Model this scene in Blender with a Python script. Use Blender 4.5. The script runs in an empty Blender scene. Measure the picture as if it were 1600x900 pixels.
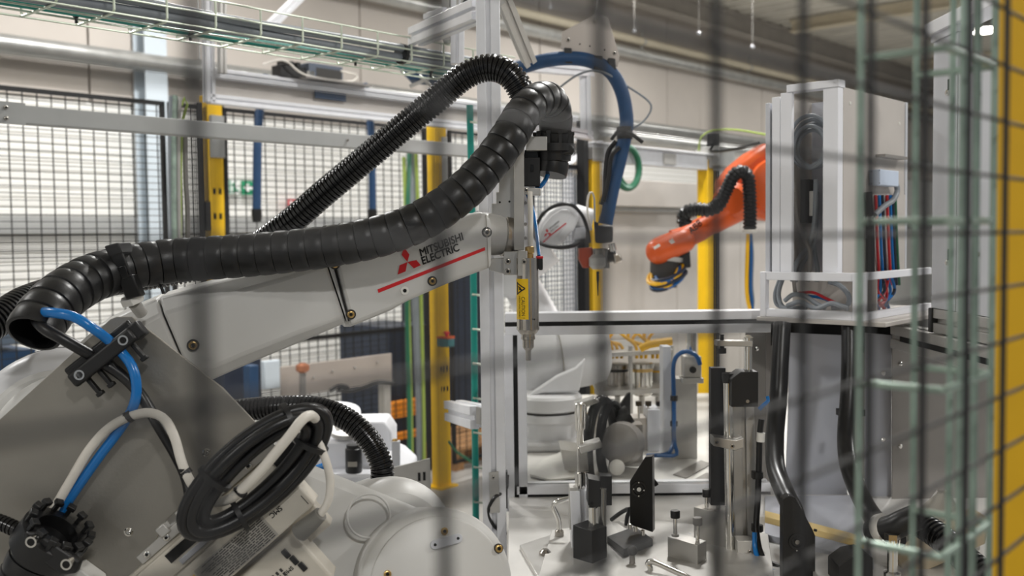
import bpy, bmesh, math, random
from mathutils import Vector, Matrix
random.seed(7)
SC = bpy.context.scene
COL = SC.collection

# ---------------------------------------------------------------- camera
F = 1600*35.0/36.0
CAM = Vector((0, 0, 1.5))
PITCH, ROLL = math.radians(2.9), math.radians(0.7)
_f = Vector((0, math.cos(PITCH), -math.sin(PITCH)))
_u0 = Vector((0, math.sin(PITCH), math.cos(PITCH)))
_r0 = Vector((1, 0, 0))
_r = _r0*math.cos(ROLL) - _u0*math.sin(ROLL)
_u = _u0*math.cos(ROLL) + _r0*math.sin(ROLL)
cam_d = bpy.data.cameras.new('camera')
cam_d.sensor_width = 36.0
cam_d.lens = 35.0
cam_d.clip_start = 0.02
cam_d.clip_end = 100
cam_d.dof.use_dof = True
cam_d.dof.focus_distance = 1.47
cam_d.dof.aperture_fstop = 5.6
cam = bpy.data.objects.new('camera', cam_d)
COL.objects.link(cam)
cam.matrix_world = Matrix(((_r.x, _u.x, -_f.x, CAM.x), (_r.y, _u.y, -_f.y, CAM.y), (_r.z, _u.z, -_f.z, CAM.z), (0, 0, 0, 1)))
SC.camera = cam

# ---------------------------------------------------------------- world, exposure
wd = bpy.data.worlds.new('world'); SC.world = wd
wd.use_nodes = True
wd.node_tree.nodes['Background'].inputs[0].default_value = (0.90, 0.95, 1.0, 1)
wd.node_tree.nodes['Background'].inputs[1].default_value = 0.21
SC.view_settings.view_transform = 'Standard'
SC.view_settings.look = 'None'
SC.view_settings.gamma = 1.0
SC.view_settings.use_curve_mapping = False
SC.view_settings.exposure = 0.36

# ---------------------------------------------------------------- directions and pixel helpers
A = Vector((0.669, 0.743, 0)).normalized()      # along the hall wall, away to the right
B = Vector((-A.y, A.x, 0))                       # across it, away to the left
X = Vector((1, 0, 0)); Y = Vector((0, 1, 0)); Z = Vector((0, 0, 1))

def ray(x, y):
    return _f + _r*((x-800)/F) + _u*((450-y)/F)
def P(x, y, d):
    r = ray(x, y)
    return CAM + r*(d/r.y)
def PX(x, y, p0, n):
    r = ray(x, y)
    return CAM + r*((p0-CAM).dot(n)/r.dot(n))
def a0(Y0):
    return Vector((-800/F*Y0, Y0, 1.5))
def PA(x, y, Y0):
    return PX(x, y, a0(Y0), B)
def px(n, d):
    return n*d/F

# ---------------------------------------------------------------- materials
def lin(c):
    return tuple((v/255/12.92) if v/255 <= 0.04045 else ((v/255+0.055)/1.055)**2.4 for v in c)
MATS = {}
def mat(name, col, rough=0.5, metal=0.0, var=0.06, scale=12.0, bump=0.0, bscale=60.0, coat=0.0, emit=0.0, trans=0.0, stretch=None, alpha=1.0):
    if name in MATS: return MATS[name]
    m = bpy.data.materials.new(name); m.use_nodes = True
    nt = m.node_tree; b = nt.nodes['Principled BSDF']
    c = lin(col)
    b.inputs['Roughness'].default_value = rough
    b.inputs['Metallic'].default_value = metal
    b.inputs['Coat Weight'].default_value = coat
    b.inputs['Transmission Weight'].default_value = trans
    b.inputs['Alpha'].default_value = alpha
    tc = nt.nodes.new('ShaderNodeTexCoord')
    vec = tc.outputs['Object']
    if stretch:
        mp = nt.nodes.new('ShaderNodeMapping'); mp.inputs['Scale'].default_value = stretch
        nt.links.new(vec, mp.inputs['Vector']); vec = mp.outputs['Vector']
    n = nt.nodes.new('ShaderNodeTexNoise'); n.inputs['Scale'].default_value = scale; n.inputs['Detail'].default_value = 4
    nt.links.new(vec, n.inputs['Vector'])
    r = nt.nodes.new('ShaderNodeValToRGB')
    r.color_ramp.elements[0].position = 0.3; r.color_ramp.elements[1].position = 0.7
    r.color_ramp.elements[0].color = tuple(max(0, v*(1-var*1.4)) for v in c)+(1,)
    r.color_ramp.elements[1].color = tuple(min(1, v*(1+var)) for v in c)+(1,)
    nt.links.new(n.outputs['Fac'], r.inputs['Fac'])
    nt.links.new(r.outputs['Color'], b.inputs['Base Color'])
    if metal > 0 or rough < 0.6:
        mr = nt.nodes.new('ShaderNodeMapRange')
        mr.inputs['To Min'].default_value = max(0.04, rough-0.07); mr.inputs['To Max'].default_value = min(1, rough+0.07)
        nt.links.new(n.outputs['Fac'], mr.inputs['Value']); nt.links.new(mr.outputs['Result'], b.inputs['Roughness'])
    if bump > 0:
        n2 = nt.nodes.new('ShaderNodeTexNoise'); n2.inputs['Scale'].default_value = bscale; n2.inputs['Detail'].default_value = 3
        nt.links.new(vec, n2.inputs['Vector'])
        bp = nt.nodes.new('ShaderNodeBump'); bp.inputs['Strength'].default_value = bump; bp.inputs['Distance'].default_value = 0.004
        nt.links.new(n2.outputs['Fac'], bp.inputs['Height']); nt.links.new(bp.outputs['Normal'], b.inputs['Normal'])
    if emit > 0:
        b.inputs['Emission Color'].default_value = c+(1,); b.inputs['Emission Strength'].default_value = emit
    MATS[name] = m
    return m

robot_paint = mat('robot_paint', (205, 204, 201), 0.42, 0, 0.025, 8)
robot_paint2 = mat('robot_paint_cool', (220, 220, 222), 0.4, 0, 0.03, 8)
steel_plate = mat('steel_plate', (150, 146, 138), 0.42, 0.65, 0.07, 9, 0.05, 300)
alu_m = mat('aluminium', (230, 231, 235), 0.36, 0.3, 0.03, 30)
alu_dull = mat('aluminium_dull', (186, 184, 180), 0.48, 0.6, 0.05, 25)
alu_block = mat('milled_aluminium', (196, 194, 190), 0.36, 0.75, 0.05, 20, 0.03, 400)
chrome = mat('chrome', (222, 220, 215), 0.14, 1.0, 0.03, 20)
tool_steel = mat('tool_steel', (176, 171, 164), 0.24, 1.0, 0.05, 20)
black_plastic = mat('black_plastic', (22, 22, 23), 0.42, 0, 0.1, 30, 0.02, 300)
black_rubber = mat('black_rubber', (24, 24, 25), 0.38, 0, 0.12, 26, 0.04, 200)
black_gloss = mat('black_gloss', (16, 16, 17), 0.24, 0, 0.1, 30)
black_metal = mat('black_metal', (24, 24, 26), 0.5, 0.1, 0.1, 20)
fence_black = mat('fence_black', (20, 20, 22), 0.5, 0, 0.08, 40)
dark_gap = mat('dark_gap', (12, 12, 12), 0.8, 0, 0.05)
cable_black = mat('cable_black', (20, 20, 22), 0.35, 0, 0.08, 40)
cable_white = mat('cable_white', (222, 217, 208), 0.45, 0, 0.04, 30)
cable_grey = mat('cable_grey', (134, 140, 146), 0.45, 0, 0.05, 30)
blue_tube = mat('blue_tube', (18, 112, 186), 0.22, 0, 0.06, 30)
blue_hose_m = mat('blue_hose', (24, 64, 104), 0.5, 0, 0.08, 60, 0.2, 500)
red_cable = mat('red_cable', (190, 30, 40), 0.4, 0, 0.05)
green_cable = mat('green_cable', (40, 104, 76), 0.4, 0, 0.05)
lime_cable = mat('lime_cable', (150, 170, 80), 0.45, 0, 0.05)
yellow_cable = mat('yellow_cable', (235, 180, 20), 0.4, 0, 0.05)
teal_hose = mat('teal_hose', (12, 136, 124), 0.35, 0, 0.05)
zinc_green = mat('zinc_green', (150, 168, 156), 0.35, 0.5, 0.22, 25)
zinc_pale = mat('zinc_pale', (214, 222, 205), 0.35, 0.5, 0.12, 25)
galv = mat('galvanised', (198, 198, 195), 0.38, 0.6, 0.08, 10)
yellow_paint = mat('yellow_paint', (238, 190, 16), 0.45, 0, 0.04, 10)
orange_paint = mat('orange_paint', (204, 82, 18), 0.4, 0, 0.06, 10)
grey_paint = mat('grey_paint', (168, 169, 168), 0.5, 0, 0.04, 14)
panel_grey = mat('panel_grey', (206, 208, 214), 0.45, 0.1, 0.03, 6)
panel_warm = mat('panel_warm', (196, 190, 184), 0.5, 0.1, 0.04, 6)
sheet_grey = mat('sheet_grey', (176, 178, 186), 0.42, 0.12, 0.05, 6)
sheet_dark = mat('sheet_dark', (138, 134, 130), 0.45, 0.12, 0.06, 6)
white_paint = mat('white_paint', (238, 239, 244), 0.45, 0, 0.02, 8)
white_plastic = mat('white_plastic', (226, 224, 218), 0.4, 0, 0.02, 20)
valve_cream = mat('valve_cream', (196, 190, 178), 0.48, 0, 0.03, 20)
label_grey = mat('label_grey', (158, 154, 146), 0.5, 0, 0.03, 20)
print_dark = mat('print_dark', (52, 50, 48), 0.6, 0, 0.05)
print_black = mat('print_black', (22, 22, 22), 0.5, 0, 0.05)
logo_red = mat('logo_red', (206, 22, 30), 0.4, 0, 0.03)
label_yellow = mat('label_yellow', (240, 196, 12), 0.42, 0, 0.03)
sign_green = mat('sign_green', (12, 140, 96), 0.45, 0, 0.03)
sign_red = mat('sign_red', (205, 30, 48), 0.45, 0, 0.03)
sign_white = mat('sign_white', (238, 240, 238), 0.45, 0, 0.02)
navy = mat('navy_paint', (34, 42, 58), 0.45, 0, 0.12, 5)
blue_paint = mat('blue_paint', (34, 66, 100), 0.5, 0, 0.08, 5)
wood = mat('pallet_wood', (168, 126, 84), 0.7, 0, 0.2, 6, 0.2, 60, stretch=(1, 8, 8))
brass = mat('brass', (200, 168, 110), 0.3, 1.0, 0.05)
clear_plastic = mat('clear_film', (225, 222, 215), 0.3, 0, 0.03, trans=0.55)
blue_dark = mat('blue_tube_dark', (20, 82, 140), 0.35, 0, 0.06, 30)
orange_dark = mat('brown_bracket', (150, 60, 35), 0.5, 0, 0.1)

# ---------------------------------------------------------------- mesh building
class MB:
    def __init__(s):
        s.v = []; s.f = []
    def add(s, vs, fs):
        k = len(s.v); s.v += [Vector(p) for p in vs]; s.f += [tuple(i+k for i in f) for f in fs]; return s
    def obox(s, o, ex, ey, ez):
        o = Vector(o)
        c = [o, o+ex, o+ex+ey, o+ey, o+ez, o+ex+ez, o+ex+ey+ez, o+ey+ez]
        return s.add(c, [(0, 3, 2, 1), (4, 5, 6, 7), (0, 1, 5, 4), (1, 2, 6, 5), (2, 3, 7, 6), (3, 0, 4, 7)])
    def cbox(s, c, ex, ey, ez):
        return s.obox(Vector(c)-ex/2-ey/2-ez/2, ex, ey, ez)
    def prism(s, pts, vec):
        n = len(pts); pts = [Vector(p) for p in pts]
        fs = [tuple(range(n-1, -1, -1)), tuple(range(n, 2*n))]
        for i in range(n):
            j = (i+1) % n; fs.append((i, j, n+j, n+i))
        return s.add(pts+[p+vec for p in pts], fs)
    def loft(s, rings, caps=True, closed=False):
        n = len(rings[0]); vs = [p for r in rings for p in r]; fs = []
        m = len(rings)
        for i in range(m if closed else m-1):
            a = i*n; b = ((i+1) % m)*n
            for j in range(n):
                k = (j+1) % n; fs.append((a+j, a+k, b+k, b+j))
        if caps and not closed:
            fs.append(tuple(range(n-1, -1, -1))); fs.append(tuple((m-1)*n+i for i in range(n)))
        return s.add(vs, fs)
    def lathe(s, p0, axis, prof, seg=24, caps=True):
        axis = Vector(axis).normalized(); t = axis.orthogonal().normalized(); w = axis.cross(t)
        rings = []
        for (h, r) in prof:
            rings.append([Vector(p0)+axis*h+(t*math.cos(2*math.pi*k/seg)+w*math.sin(2*math.pi*k/seg))*r for k in range(seg)])
        return s.loft(rings, caps)
    def cyl(s, p0, p1, r, r1=None, seg=20):
        d = Vector(p1)-Vector(p0)
        return s.lathe(p0, d, [(0, r), (d.length, r if r1 is None else r1)], seg)
    def ball(s, c, r, seg=16):
        prof = [(-r*math.cos(math.pi*i/8), max(1e-5, r*math.sin(math.pi*i/8))) for i in range(9)]
        return s.lathe(c, Z, prof, seg, False)
    def tube(s, path, r, seg=10, closed=False, caps=True):
        fr = frames(path, closed)
        rings = []
        for i, (p, t, n, b) in enumerate(fr):
            rr = r[i] if isinstance(r, (list, tuple)) else r
            rings.append([p+(n*math.cos(2*math.pi*k/seg)+b*math.sin(2*math.pi*k/seg))*rr for k in range(seg)])
        return s.loft(rings, caps, closed)
    def alu(s, p0, p1, w, up=None, h=None):
        p0 = Vector(p0); p1 = Vector(p1); d = (p1-p0).normalized()
        up = Vector(up) if up is not None else (Z if abs(d.z) < 0.9 else A)
        sx = d.cross(up).normalized(); sy = sx.cross(d).normalized()
        h = h or w
        a, c = 0.2, 0.6
        q = [(-1, -1), (-a, -1), (-a, -c), (a, -c), (a, -1), (1, -1), (1, -a), (c, -a), (c, a), (1, a), (1, 1), (a, 1), (a, c), (-a, c), (-a, 1), (-1, 1), (-1, a), (-c, a), (-c, -a), (-1, -a)]
        loop = [p0+sx*(u*w/2)+sy*(v*h/2) for u, v in q]
        return s.prism(loop, p1-p0)

def catmull(pts, step):
    pts = [Vector(p) for p in pts]
    ext = [pts[0]*2-pts[1]]+pts+[pts[-1]*2-pts[-2]]
    out = []
    for i in range(1, len(ext)-2):
        p0, p1, p2, p3 = ext[i-1:i+3]
        for k in range(24):
            t = k/24
            out.append(0.5*((2*p1)+(p2-p0)*t+(2*p0-5*p1+4*p2-p3)*t*t+(3*p1-p0-3*p2+p3)*t**3))
    out.append(pts[-1])
    return resample(out, step)
def resample(out, step):
    L = [0]
    for i in range(1, len(out)): L.append(L[-1]+(out[i]-out[i-1]).length)
    n = max(2, int(round(L[-1]/step))); res = []; j = 0
    for k in range(n+1):
        d = L[-1]*k/n
        while j < len(L)-2 and L[j+1] < d: j += 1
        seg = L[j+1]-L[j]; t = 0 if seg < 1e-9 else (d-L[j])/seg
        res.append(out[j].lerp(out[j+1], min(1, max(0, t))))
    return res
def frames(path, closed=False):
    n = len(path); fr = []
    prev = None
    for i in range(n):
        if closed: t = path[(i+1) % n]-path[i-1]
        else: t = path[min(i+1, n-1)]-path[max(i-1, 0)]
        if t.length < 1e-9: t = Vector((0, 0, 1))
        t = t.normalized()
        if prev is None: nn = t.orthogonal().normalized()
        else:
            nn = prev-t*prev.dot(t); nn = nn.normalized() if nn.length > 1e-6 else t.orthogonal().normalized()
        prev = nn
        fr.append((path[i], t, nn, t.cross(nn)))
    return fr
def rib_hose(pts, r0, r1, pitch, prof, seg=20, hollow=False):
    """corrugated hose: prof = [(fraction of pitch, radius scale)]"""
    fine = catmull(pts, 0.004)
    fr = frames(fine)
    L = [0]
    for i in range(1, len(fine)): L.append(L[-1]+(fine[i]-fine[i-1]).length)
    tot = L[-1]; n = int(tot/pitch); rings = []; j = 0
    stations = [((k+f)*pitch, s) for k in range(n) for f, s in prof]
    for d, s in stations:
        while j < len(L)-2 and L[j+1] < d: j += 1
        t = (d-L[j])/max(1e-9, L[j+1]-L[j])
        p = fr[j][0].lerp(fr[j+1][0], t); nn = fr[j][2].lerp(fr[j+1][2], t).normalized(); bb = fr[j][3].lerp(fr[j+1][3], t).normalized()
        r = (r0+(r1-r0)*d/tot)*s
        rings.append([p+(nn*math.cos(2*math.pi*k/seg)+bb*math.sin(2*math.pi*k/seg))*r for k in range(seg)])
    m = MB()
    if hollow:
        p, t, nn, bb = fr[0]
        ins = []
        for q, rr in ((0.09, 0.2), (0.085, 0.8), (0.0, 0.86)):
            j = min(len(fr)-1, int(q/0.004)); p, t, nn, bb = fr[j]
            ins.append([p+(nn*math.cos(2*math.pi*k/seg)+bb*math.sin(2*math.pi*k/seg))*r0*rr for k in range(seg)])
        rings = ins+rings
    m.loft(rings)
    return m
THIN = [(0.0, 0.86), (0.12, 0.86), (0.28, 1.0), (0.72, 1.0), (0.88, 0.86)]
THICK = [(0.0, 0.925), (0.04, 0.985), (0.2, 1.0), (0.6, 0.995), (0.96, 0.955)]

OFF = {}
def root_off(o):
    return OFF.get(o.name, Vector((0, 0, 0))) if o else Vector((0, 0, 0))
def build(name, mb, m, parent=None, smooth=True, bevel=0.0, kind=None, label=None, bseg=2, angle=38):
    off = root_off(parent)
    me = bpy.data.meshes.new(name)
    me.from_pydata([tuple(v-off) for v in mb.v], [], mb.f)
    bm = bmesh.new(); bm.from_mesh(me)
    bmesh.ops.recalc_face_normals(bm, faces=bm.faces); bm.to_mesh(me); bm.free()
    if smooth:
        me.shade_smooth(); me.set_sharp_from_angle(angle=math.radians(angle))
    me.materials.append(m)
    o = bpy.data.objects.new(name, me); COL.objects.link(o)
    if parent: o.parent = parent
    OFF[o.name] = off
    if bevel > 0:
        md = o.modifiers.new('bevel', 'BEVEL'); md.width = bevel; md.segments = bseg; md.limit_method = 'ANGLE'; md.angle_limit = math.radians(40)
        md.harden_normals = False
    if kind: o['kind'] = kind
    if label: o['label'] = label
    return o
def thing(name, label, cat, loc, group=None):
    o = bpy.data.objects.new(name, None); COL.objects.link(o)
    o.empty_display_size = 0.05
    o.location = loc; o['label'] = label; o['category'] = cat
    if group: o['group'] = group
    OFF[o.name] = Vector(loc)
    return o
def solo(name, label, cat, mb, m, group=None, bevel=0.0, smooth=True, kind=None):
    xs = [v.x for v in mb.v]; ys = [v.y for v in mb.v]; zs = [v.z for v in mb.v]
    c = Vector(((min(xs)+max(xs))/2, (min(ys)+max(ys))/2, min(zs)))
    mb.v = [v-c for v in mb.v]
    o = build(name, mb, m, None, smooth, bevel)
    o.location = c; OFF[o.name] = c
    o['label'] = label; o['category'] = cat
    if group: o['group'] = group
    if kind: o['kind'] = kind
    return o
def struct(name, mb, m, smooth=True, bevel=0.0, label=None):
    o = build(name, mb, m, None, smooth, bevel); o['kind'] = 'structure'
    if label: o['label'] = label
    return o
def text(name, s, p0, xd, yd, width, m, parent, depth=0.0002, bold=0.0, mapf=None, height=None):
    """flat lettering: baseline starts at p0, runs along xd for the given width"""
    cu = bpy.data.curves.new(name, 'FONT'); cu.body = s; cu.size = 1.0
    ob = bpy.data.objects.new('tmp', cu); COL.objects.link(ob)
    dg = bpy.context.evaluated_depsgraph_get(); dg.update()
    me = bpy.data.meshes.new_from_object(ob.evaluated_get(dg))
    bpy.data.objects.remove(ob); bpy.data.curves.remove(cu)
    xs = [v.co.x for v in me.vertices]; ys = [v.co.y for v in me.vertices]
    k = width/(max(xs)-min(xs)); x0 = min(xs)
    ky = k if height is None else height/(max(ys)-min(ys))
    off = root_off(parent)
    xd = Vector(xd); yd = Vector(yd)
    for v in me.vertices:
        u, w = (v.co.x-x0)*k, v.co.y*ky
        q = mapf(u, w) if mapf else p0+xd*u+yd*w
        v.co = q-off
    if bold > 0:                                  # thicken the strokes: shifted copies of the letter faces
        bmx = bmesh.new(); bmx.from_mesh(me); base = list(bmx.faces)
        for i, (sx, sy) in enumerate(((1, 0), (-1, 0), (0, 1), (0, -1))):
            d = bmesh.ops.duplicate(bmx, geom=base)
            du = xd*(sx*bold*k)+yd*(sy*bold*k) if not mapf else Vector((0, 0, sx*bold*k))
            for e in d['geom']:
                if isinstance(e, bmesh.types.BMVert): e.co += du
        bmx.to_mesh(me); bmx.free()
    me.name = name; me.materials.clear(); me.materials.append(m)
    o = bpy.data.objects.new(name, me); COL.objects.link(o); o.parent = parent; OFF[o.name] = off
    return o
def screw(p, n, r, parent, m=None, name='screw', h=None):
    """socket head screw: a dished head with a dark hexagon hole"""
    n = Vector(n).normalized(); h = h or r*0.5
    mb = MB(); mb.lathe(Vector(p)-n*r*0.3, n, [(0, r), (h+r*0.2, r), (h+r*0.3, r*0.85), (h+r*0.3, r*0.5), (h-r*0.1, r*0.45)], 16)
    o = build(name, mb, m or tool_steel, parent)
    hx = MB(); hx.lathe(Vector(p)-n*r*0.3, n, [(h-r*0.1, r*0.44), (h+r*0.12, r*0.44)], 6)
    build('socket', hx, dark_gap, o, False)
    return o
def path(pts, step=0.006):
    return catmull([P(*q) for q in pts], step)
def cable(pts, r, seg=8, step=0.008):
    return MB().tube(path(pts, step), r, seg)
# ================================================================ THE HALL
WY = 6.2
W0 = a0(WY); W0.z = 0
def wl(t, z, out=0.0):                 # point on the long wall: t along it, out = towards the cell
    return W0 + A*t - B*out + Z*z
CEIL = 4.2
beige = mat('wall_beige', (212, 204, 196), 0.7, 0, 0.03, 2)
clad = mat('wall_cladding', (238, 237, 233), 0.55, 0, 0.02, 2)
deck_m = mat('ceiling_deck', (214, 210, 200), 0.6, 0.1, 0.08, 3)
conc = mat('floor_concrete', (160, 158, 154), 0.45, 0, 0.12, 3, 0.05, 60)
# floor
mb = MB().obox(wl(-8, -0.1, -0.2), A*36, -B*16, Z*0.1); struct('floor', mb, conc, False)
# wall: ribbed white cladding below, smooth panels above
mb = MB(); z = 0.0; prof = []
while z < 2.42:
    prof += [(z, 0.0), (z+0.036, 0.0), (z+0.042, -0.012), (z+0.052, -0.012)]; z += 0.058
vs = []; fs = []
for zz, o in prof: vs += [wl(-4, zz, o), wl(30, zz, o)]
for i in range(len(prof)-1): fs.append((2*i, 2*i+1, 2*i+3, 2*i+2))
mb.add(vs, fs); mb.obox(wl(-4, 0, -0.05), A*34, B*0.12, Z*2.45)
wall = struct('wall_back', mb, clad)
for k in range(15):                    # tall smooth wall panels above the cladding
    m2 = MB().obox(wl(-4+2.3*k+0.008, 2.44, 0.02), A*2.284, B*0.1, Z*(CEIL-2.44))
    build('panel', m2, beige, wall, False)
mb = MB().obox(wl(-4, 2.44, -0.02), A*34.5, B*0.08, Z*(CEIL-2.44)); build('panel_backing', mb, sheet_dark, wall, False)
mb = MB().obox(wl(-4, 1.56, 0.04), A*34, B*0.06, Z*0.11); struct('trim_1', mb, grey_paint, label='grey rubbing rail along the white wall')
mb = MB().obox(wl(30, 0, 12), B*12.2, A*0.1, Z*CEIL); struct('wall_far', mb, beige, False)
mb = MB().obox(wl(-8.0, 0, 8), B*8.2, -A*0.1, Z*CEIL); struct('wall_left', mb, clad, False)
# ceiling: trapezoid steel deck with ribs across the hall
mb = MB(); vs = []; fs = []; t = -8.0; prof = []
while t < 30.5:
    prof += [(t, 0.0), (t+0.14, 0.0), (t+0.17, 0.06), (t+0.25, 0.06)]; t += 0.28
for tt, dz in prof: vs += [wl(tt, CEIL+dz, -0.2), wl(tt, CEIL+dz, 14)]
for i in range(len(prof)-1): fs.append((2*i, 2*i+1, 2*i+3, 2*i+2))
mb.add(vs, fs); mb.obox(wl(-8, CEIL+0.075, -0.2), A*38.5, -B*14.2, Z*0.03)
struct('ceiling', mb, deck_m, False)
# roof beams: one along the wall, several across
def ibeam(mb, p0, p1, h, w):
    d = (p1-p0); s = d.normalized().cross(Z)
    for (dz, hh, ww) in ((0, 0.02, w), (h-0.02, 0.02, w)):
        mb.obox(p0-s*ww/2+Z*dz, d, s*ww, Z*hh)
    mb.obox(p0-s*0.008+Z*0.02, d, s*0.016, Z*(h-0.04))
beam_dark = mat('beam_brown', (176, 170, 163), 0.6, 0, 0.08, 4)
beam_cream = mat('beam_cream', (216, 206, 184), 0.5, 0, 0.05, 4)
mb = MB(); ibeam(mb, wl(-4, CEIL-0.24, 0.32), wl(30, CEIL-0.24, 0.32), 0.23, 0.16); struct('beam_1', mb, beam_dark, False, label='long grey-brown roof beam running beside the wall')
for k, t in enumerate((9.4, 13.6, 18.0, 23.0)):
    mb = MB(); ibeam(mb, wl(t, CEIL-0.16, 0.65), wl(t, CEIL-0.16, 13), 0.15, 0.14); struct('beam_%d' % (k+2), mb, beam_cream, False)
# pipes and ducts high along the wall
def pipe_line(name, label, ya, yb, out, r, m, bracket=True):
    p0 = PX(820, ya, W0-B*out, B); p1 = PX(1230, yb, W0-B*out, B)
    zz = (p0.z+p1.z)/2; q0 = wl(-4, zz, out); q1 = wl(30, zz, out)
    root = thing(name, label, 'pipe', (q0+q1)/2)
    build('pipe_run', MB().tube([q0, q1], r, 16), m, root)
    if bracket:
        for k in range(14):
            c = q0+A*(1.2+2.4*k)
            build('clamp', MB().lathe(c-A*0.015, A, [(0, r*1.12), (0.03, r*1.12)], 16).cbox(c+Z*(r+0.05), A*0.02, B*0.02, Z*0.1).cbox(c+B*((out)/2), A*0.02, B*out, Z*0.02), galv, root)
pipe_line('service_pipe', 'cream pipe highest on the back wall under the roof beam', 9, 127, 0.16, 0.045, beam_cream)
pipe_line('service_pipe', 'shiny silver duct on the back wall below the cream pipe', 30, 147, 0.14, 0.06, galv)
# low silver pipe seen top left, running on behind the robots
p = PX(0, 68, W0-B*0.2, B); q0 = wl(-4, p.z, 0.2); q1 = wl(24, p.z, 0.2)
r_ = thing('service_pipe', 'thick silver pipe on the white wall above the left mesh fence', 'pipe', (q0+q1)/2)
build('pipe_run', MB().tube([q0, q1], 0.062, 18), galv, r_)
for k in range(10):
    c = q0+A*(0.6+2.35*k)
    build('clamp', MB().lathe(c-A*0.02, A, [(0, 0.071), (0.04, 0.071)], 18).cbox(c+B*0.1, A*0.03, B*0.2, Z*0.03).cyl(c, c+Z*0.5, 0.006), galv, r_)
# pale steel column standing at the wall
pc = PX(243, 300, W0-B*0.16, B)
r_ = thing('steel_column', 'pale blue-grey steel column standing against the white wall', 'column', (pc.x, pc.y, 0))
pale = mat('pale_column', (204, 214, 222), 0.5, 0, 0.03, 4)
bm_ = MB(); c0 = Vector((pc.x, pc.y, 0))
bm_.obox(c0-A*0.08-B*0.06, A*0.16, B*0.012, Z*CEIL*0.98); bm_.obox(c0-A*0.08+B*0.09, A*0.16, B*0.012, Z*CEIL*0.98); bm_.obox(c0-A*0.006-B*0.05, A*0.012, B*0.14, Z*CEIL*0.98)
build('flanges', bm_, pale, r_, False)
build('base_plate', MB().obox(c0-A*0.12-B*0.1, A*0.24, B*0.24, Z*0.015), pale, r_, False)
# round high-bay lamps
lamp_w = mat('lamp_glow', (255, 250, 240), 0.5, 0, 0, emit=14.0)
lamp_h = mat('lamp_housing', (150, 150, 150), 0.4, 0.6, 0.05)
def highbay(x, y, label, power):
    zb = CEIL-0.32
    r = thing('highbay_lamp', label, 'lamp', (x, y, zb), 'round high-bay lamps under the roof deck')
    c = Vector((x, y, zb))
    build('housing', MB().lathe(c, Z, [(0.0, 0.20), (0.05, 0.20), (0.09, 0.12), (0.2, 0.1), (0.22, 0.03), (0.315, 0.03)], 28), lamp_h, r)
    build('diffuser', MB().lathe(c-Z*0.012, Z, [(0, 0.18), (0.011, 0.185)], 28), lamp_w, r)
    li = bpy.data.lights.new('lamp_light', 'AREA'); li.shape = 'DISK'; li.size = 0.36; li.energy = power; li.color = (1.0, 0.99, 0.968)
    lo = bpy.data.objects.new('lamp_light', li); COL.objects.link(lo); lo.parent = r; lo.location = (0, 0, -0.02)
pl = P(1540, 52, 11.9)
highbay(pl.x, pl.y, 'lit round high-bay lamp seen beside the tall yellow post', 60)
for i, (x, y) in enumerate([(-3.2, 2.6), (3.6, 1.4), (1.3, -2.4), (-3.0, -2.0), (0.7, 3.6), (5.8, 5.0), (-1.4, 5.4), (3.4, 6.6), (6.3, 8.8), (1.8, 8.8)]):  # out-of-view lamps, added to brighten the walls, ceiling and machines
    highbay(x, y, 'unseen high-bay lamp added under the roof '+('left of the fence', 'right above the cabinets', 'behind the viewer', 'behind the left fence corner', 'above the rear station', 'above the right aisle', 'above the left wall', 'above the orange robot', 'above the far right aisle', 'above the far wall panels')[i], (60, 65, 75, 35, 60, 65, 60, 65, 65, 60)[i])

# ================================================================ FAR MESH FENCE (black panels, yellow posts)
FY = 4.1
F0 = a0(FY); F0.z = 0
def ft(x): return (PX(x, 370, F0, B)-F0).dot(A)
def fp(t, z, out=0.0): return F0+A*t+Z*z-B*out
def mesh_panel(t0, t1, z0, z1, label, bars=()):
    r = thing('mesh_fence_panel', label, 'fence panel', fp((t0+t1)/2, z0), 'black mesh fence panels of the far cell')
    fr = MB()
    for z in (z0, z1-0.02): fr.obox(fp(t0, z, 0.01), A*(t1-t0), B*0.02, Z*0.02)
    for t in (t0, t1-0.02): fr.obox(fp(t, z0, 0.01), A*0.02, B*0.02, Z*(z1-z0))
    build('frame', fr, fence_black, r, False)
    for z in bars: build('cross_bar', MB().obox(fp(t0, z, 0.012), A*(t1-t0), B*0.024, Z*0.022), fence_black, r, False)
    w = MB(); s = 0.0042; t = t0+0.06
    while t < t1-0.01: w.obox(fp(t, z0, 0.003), A*s, B*s, Z*(z1-z0)); t += 0.06
    z = z0+0.03
    while z < z1-0.01: w.obox(fp(t0, z, -0.001), A*(t1-t0), B*0.003, Z*0.003); z += 0.03
    build('wire_mesh', w, fence_black, r, False, kind='stuff')
mesh_panel(ft(-160), ft(262), 0.12, 2.15, 'leftmost black wire mesh fence panel in front of the white wall')
mesh_panel(ft(268), ft(318), 0.12, 2.15, 'narrow black wire mesh fence strip left of the first yellow post')
mesh_panel(ft(352), ft(668), 0.12, 2.15, 'black wire mesh fence panel between the two left yellow posts', (0.97,))
mesh_panel(ft(702), ft(900), 0.12, 2.15, 'black wire mesh fence panel behind the tall aluminium post')
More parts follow.
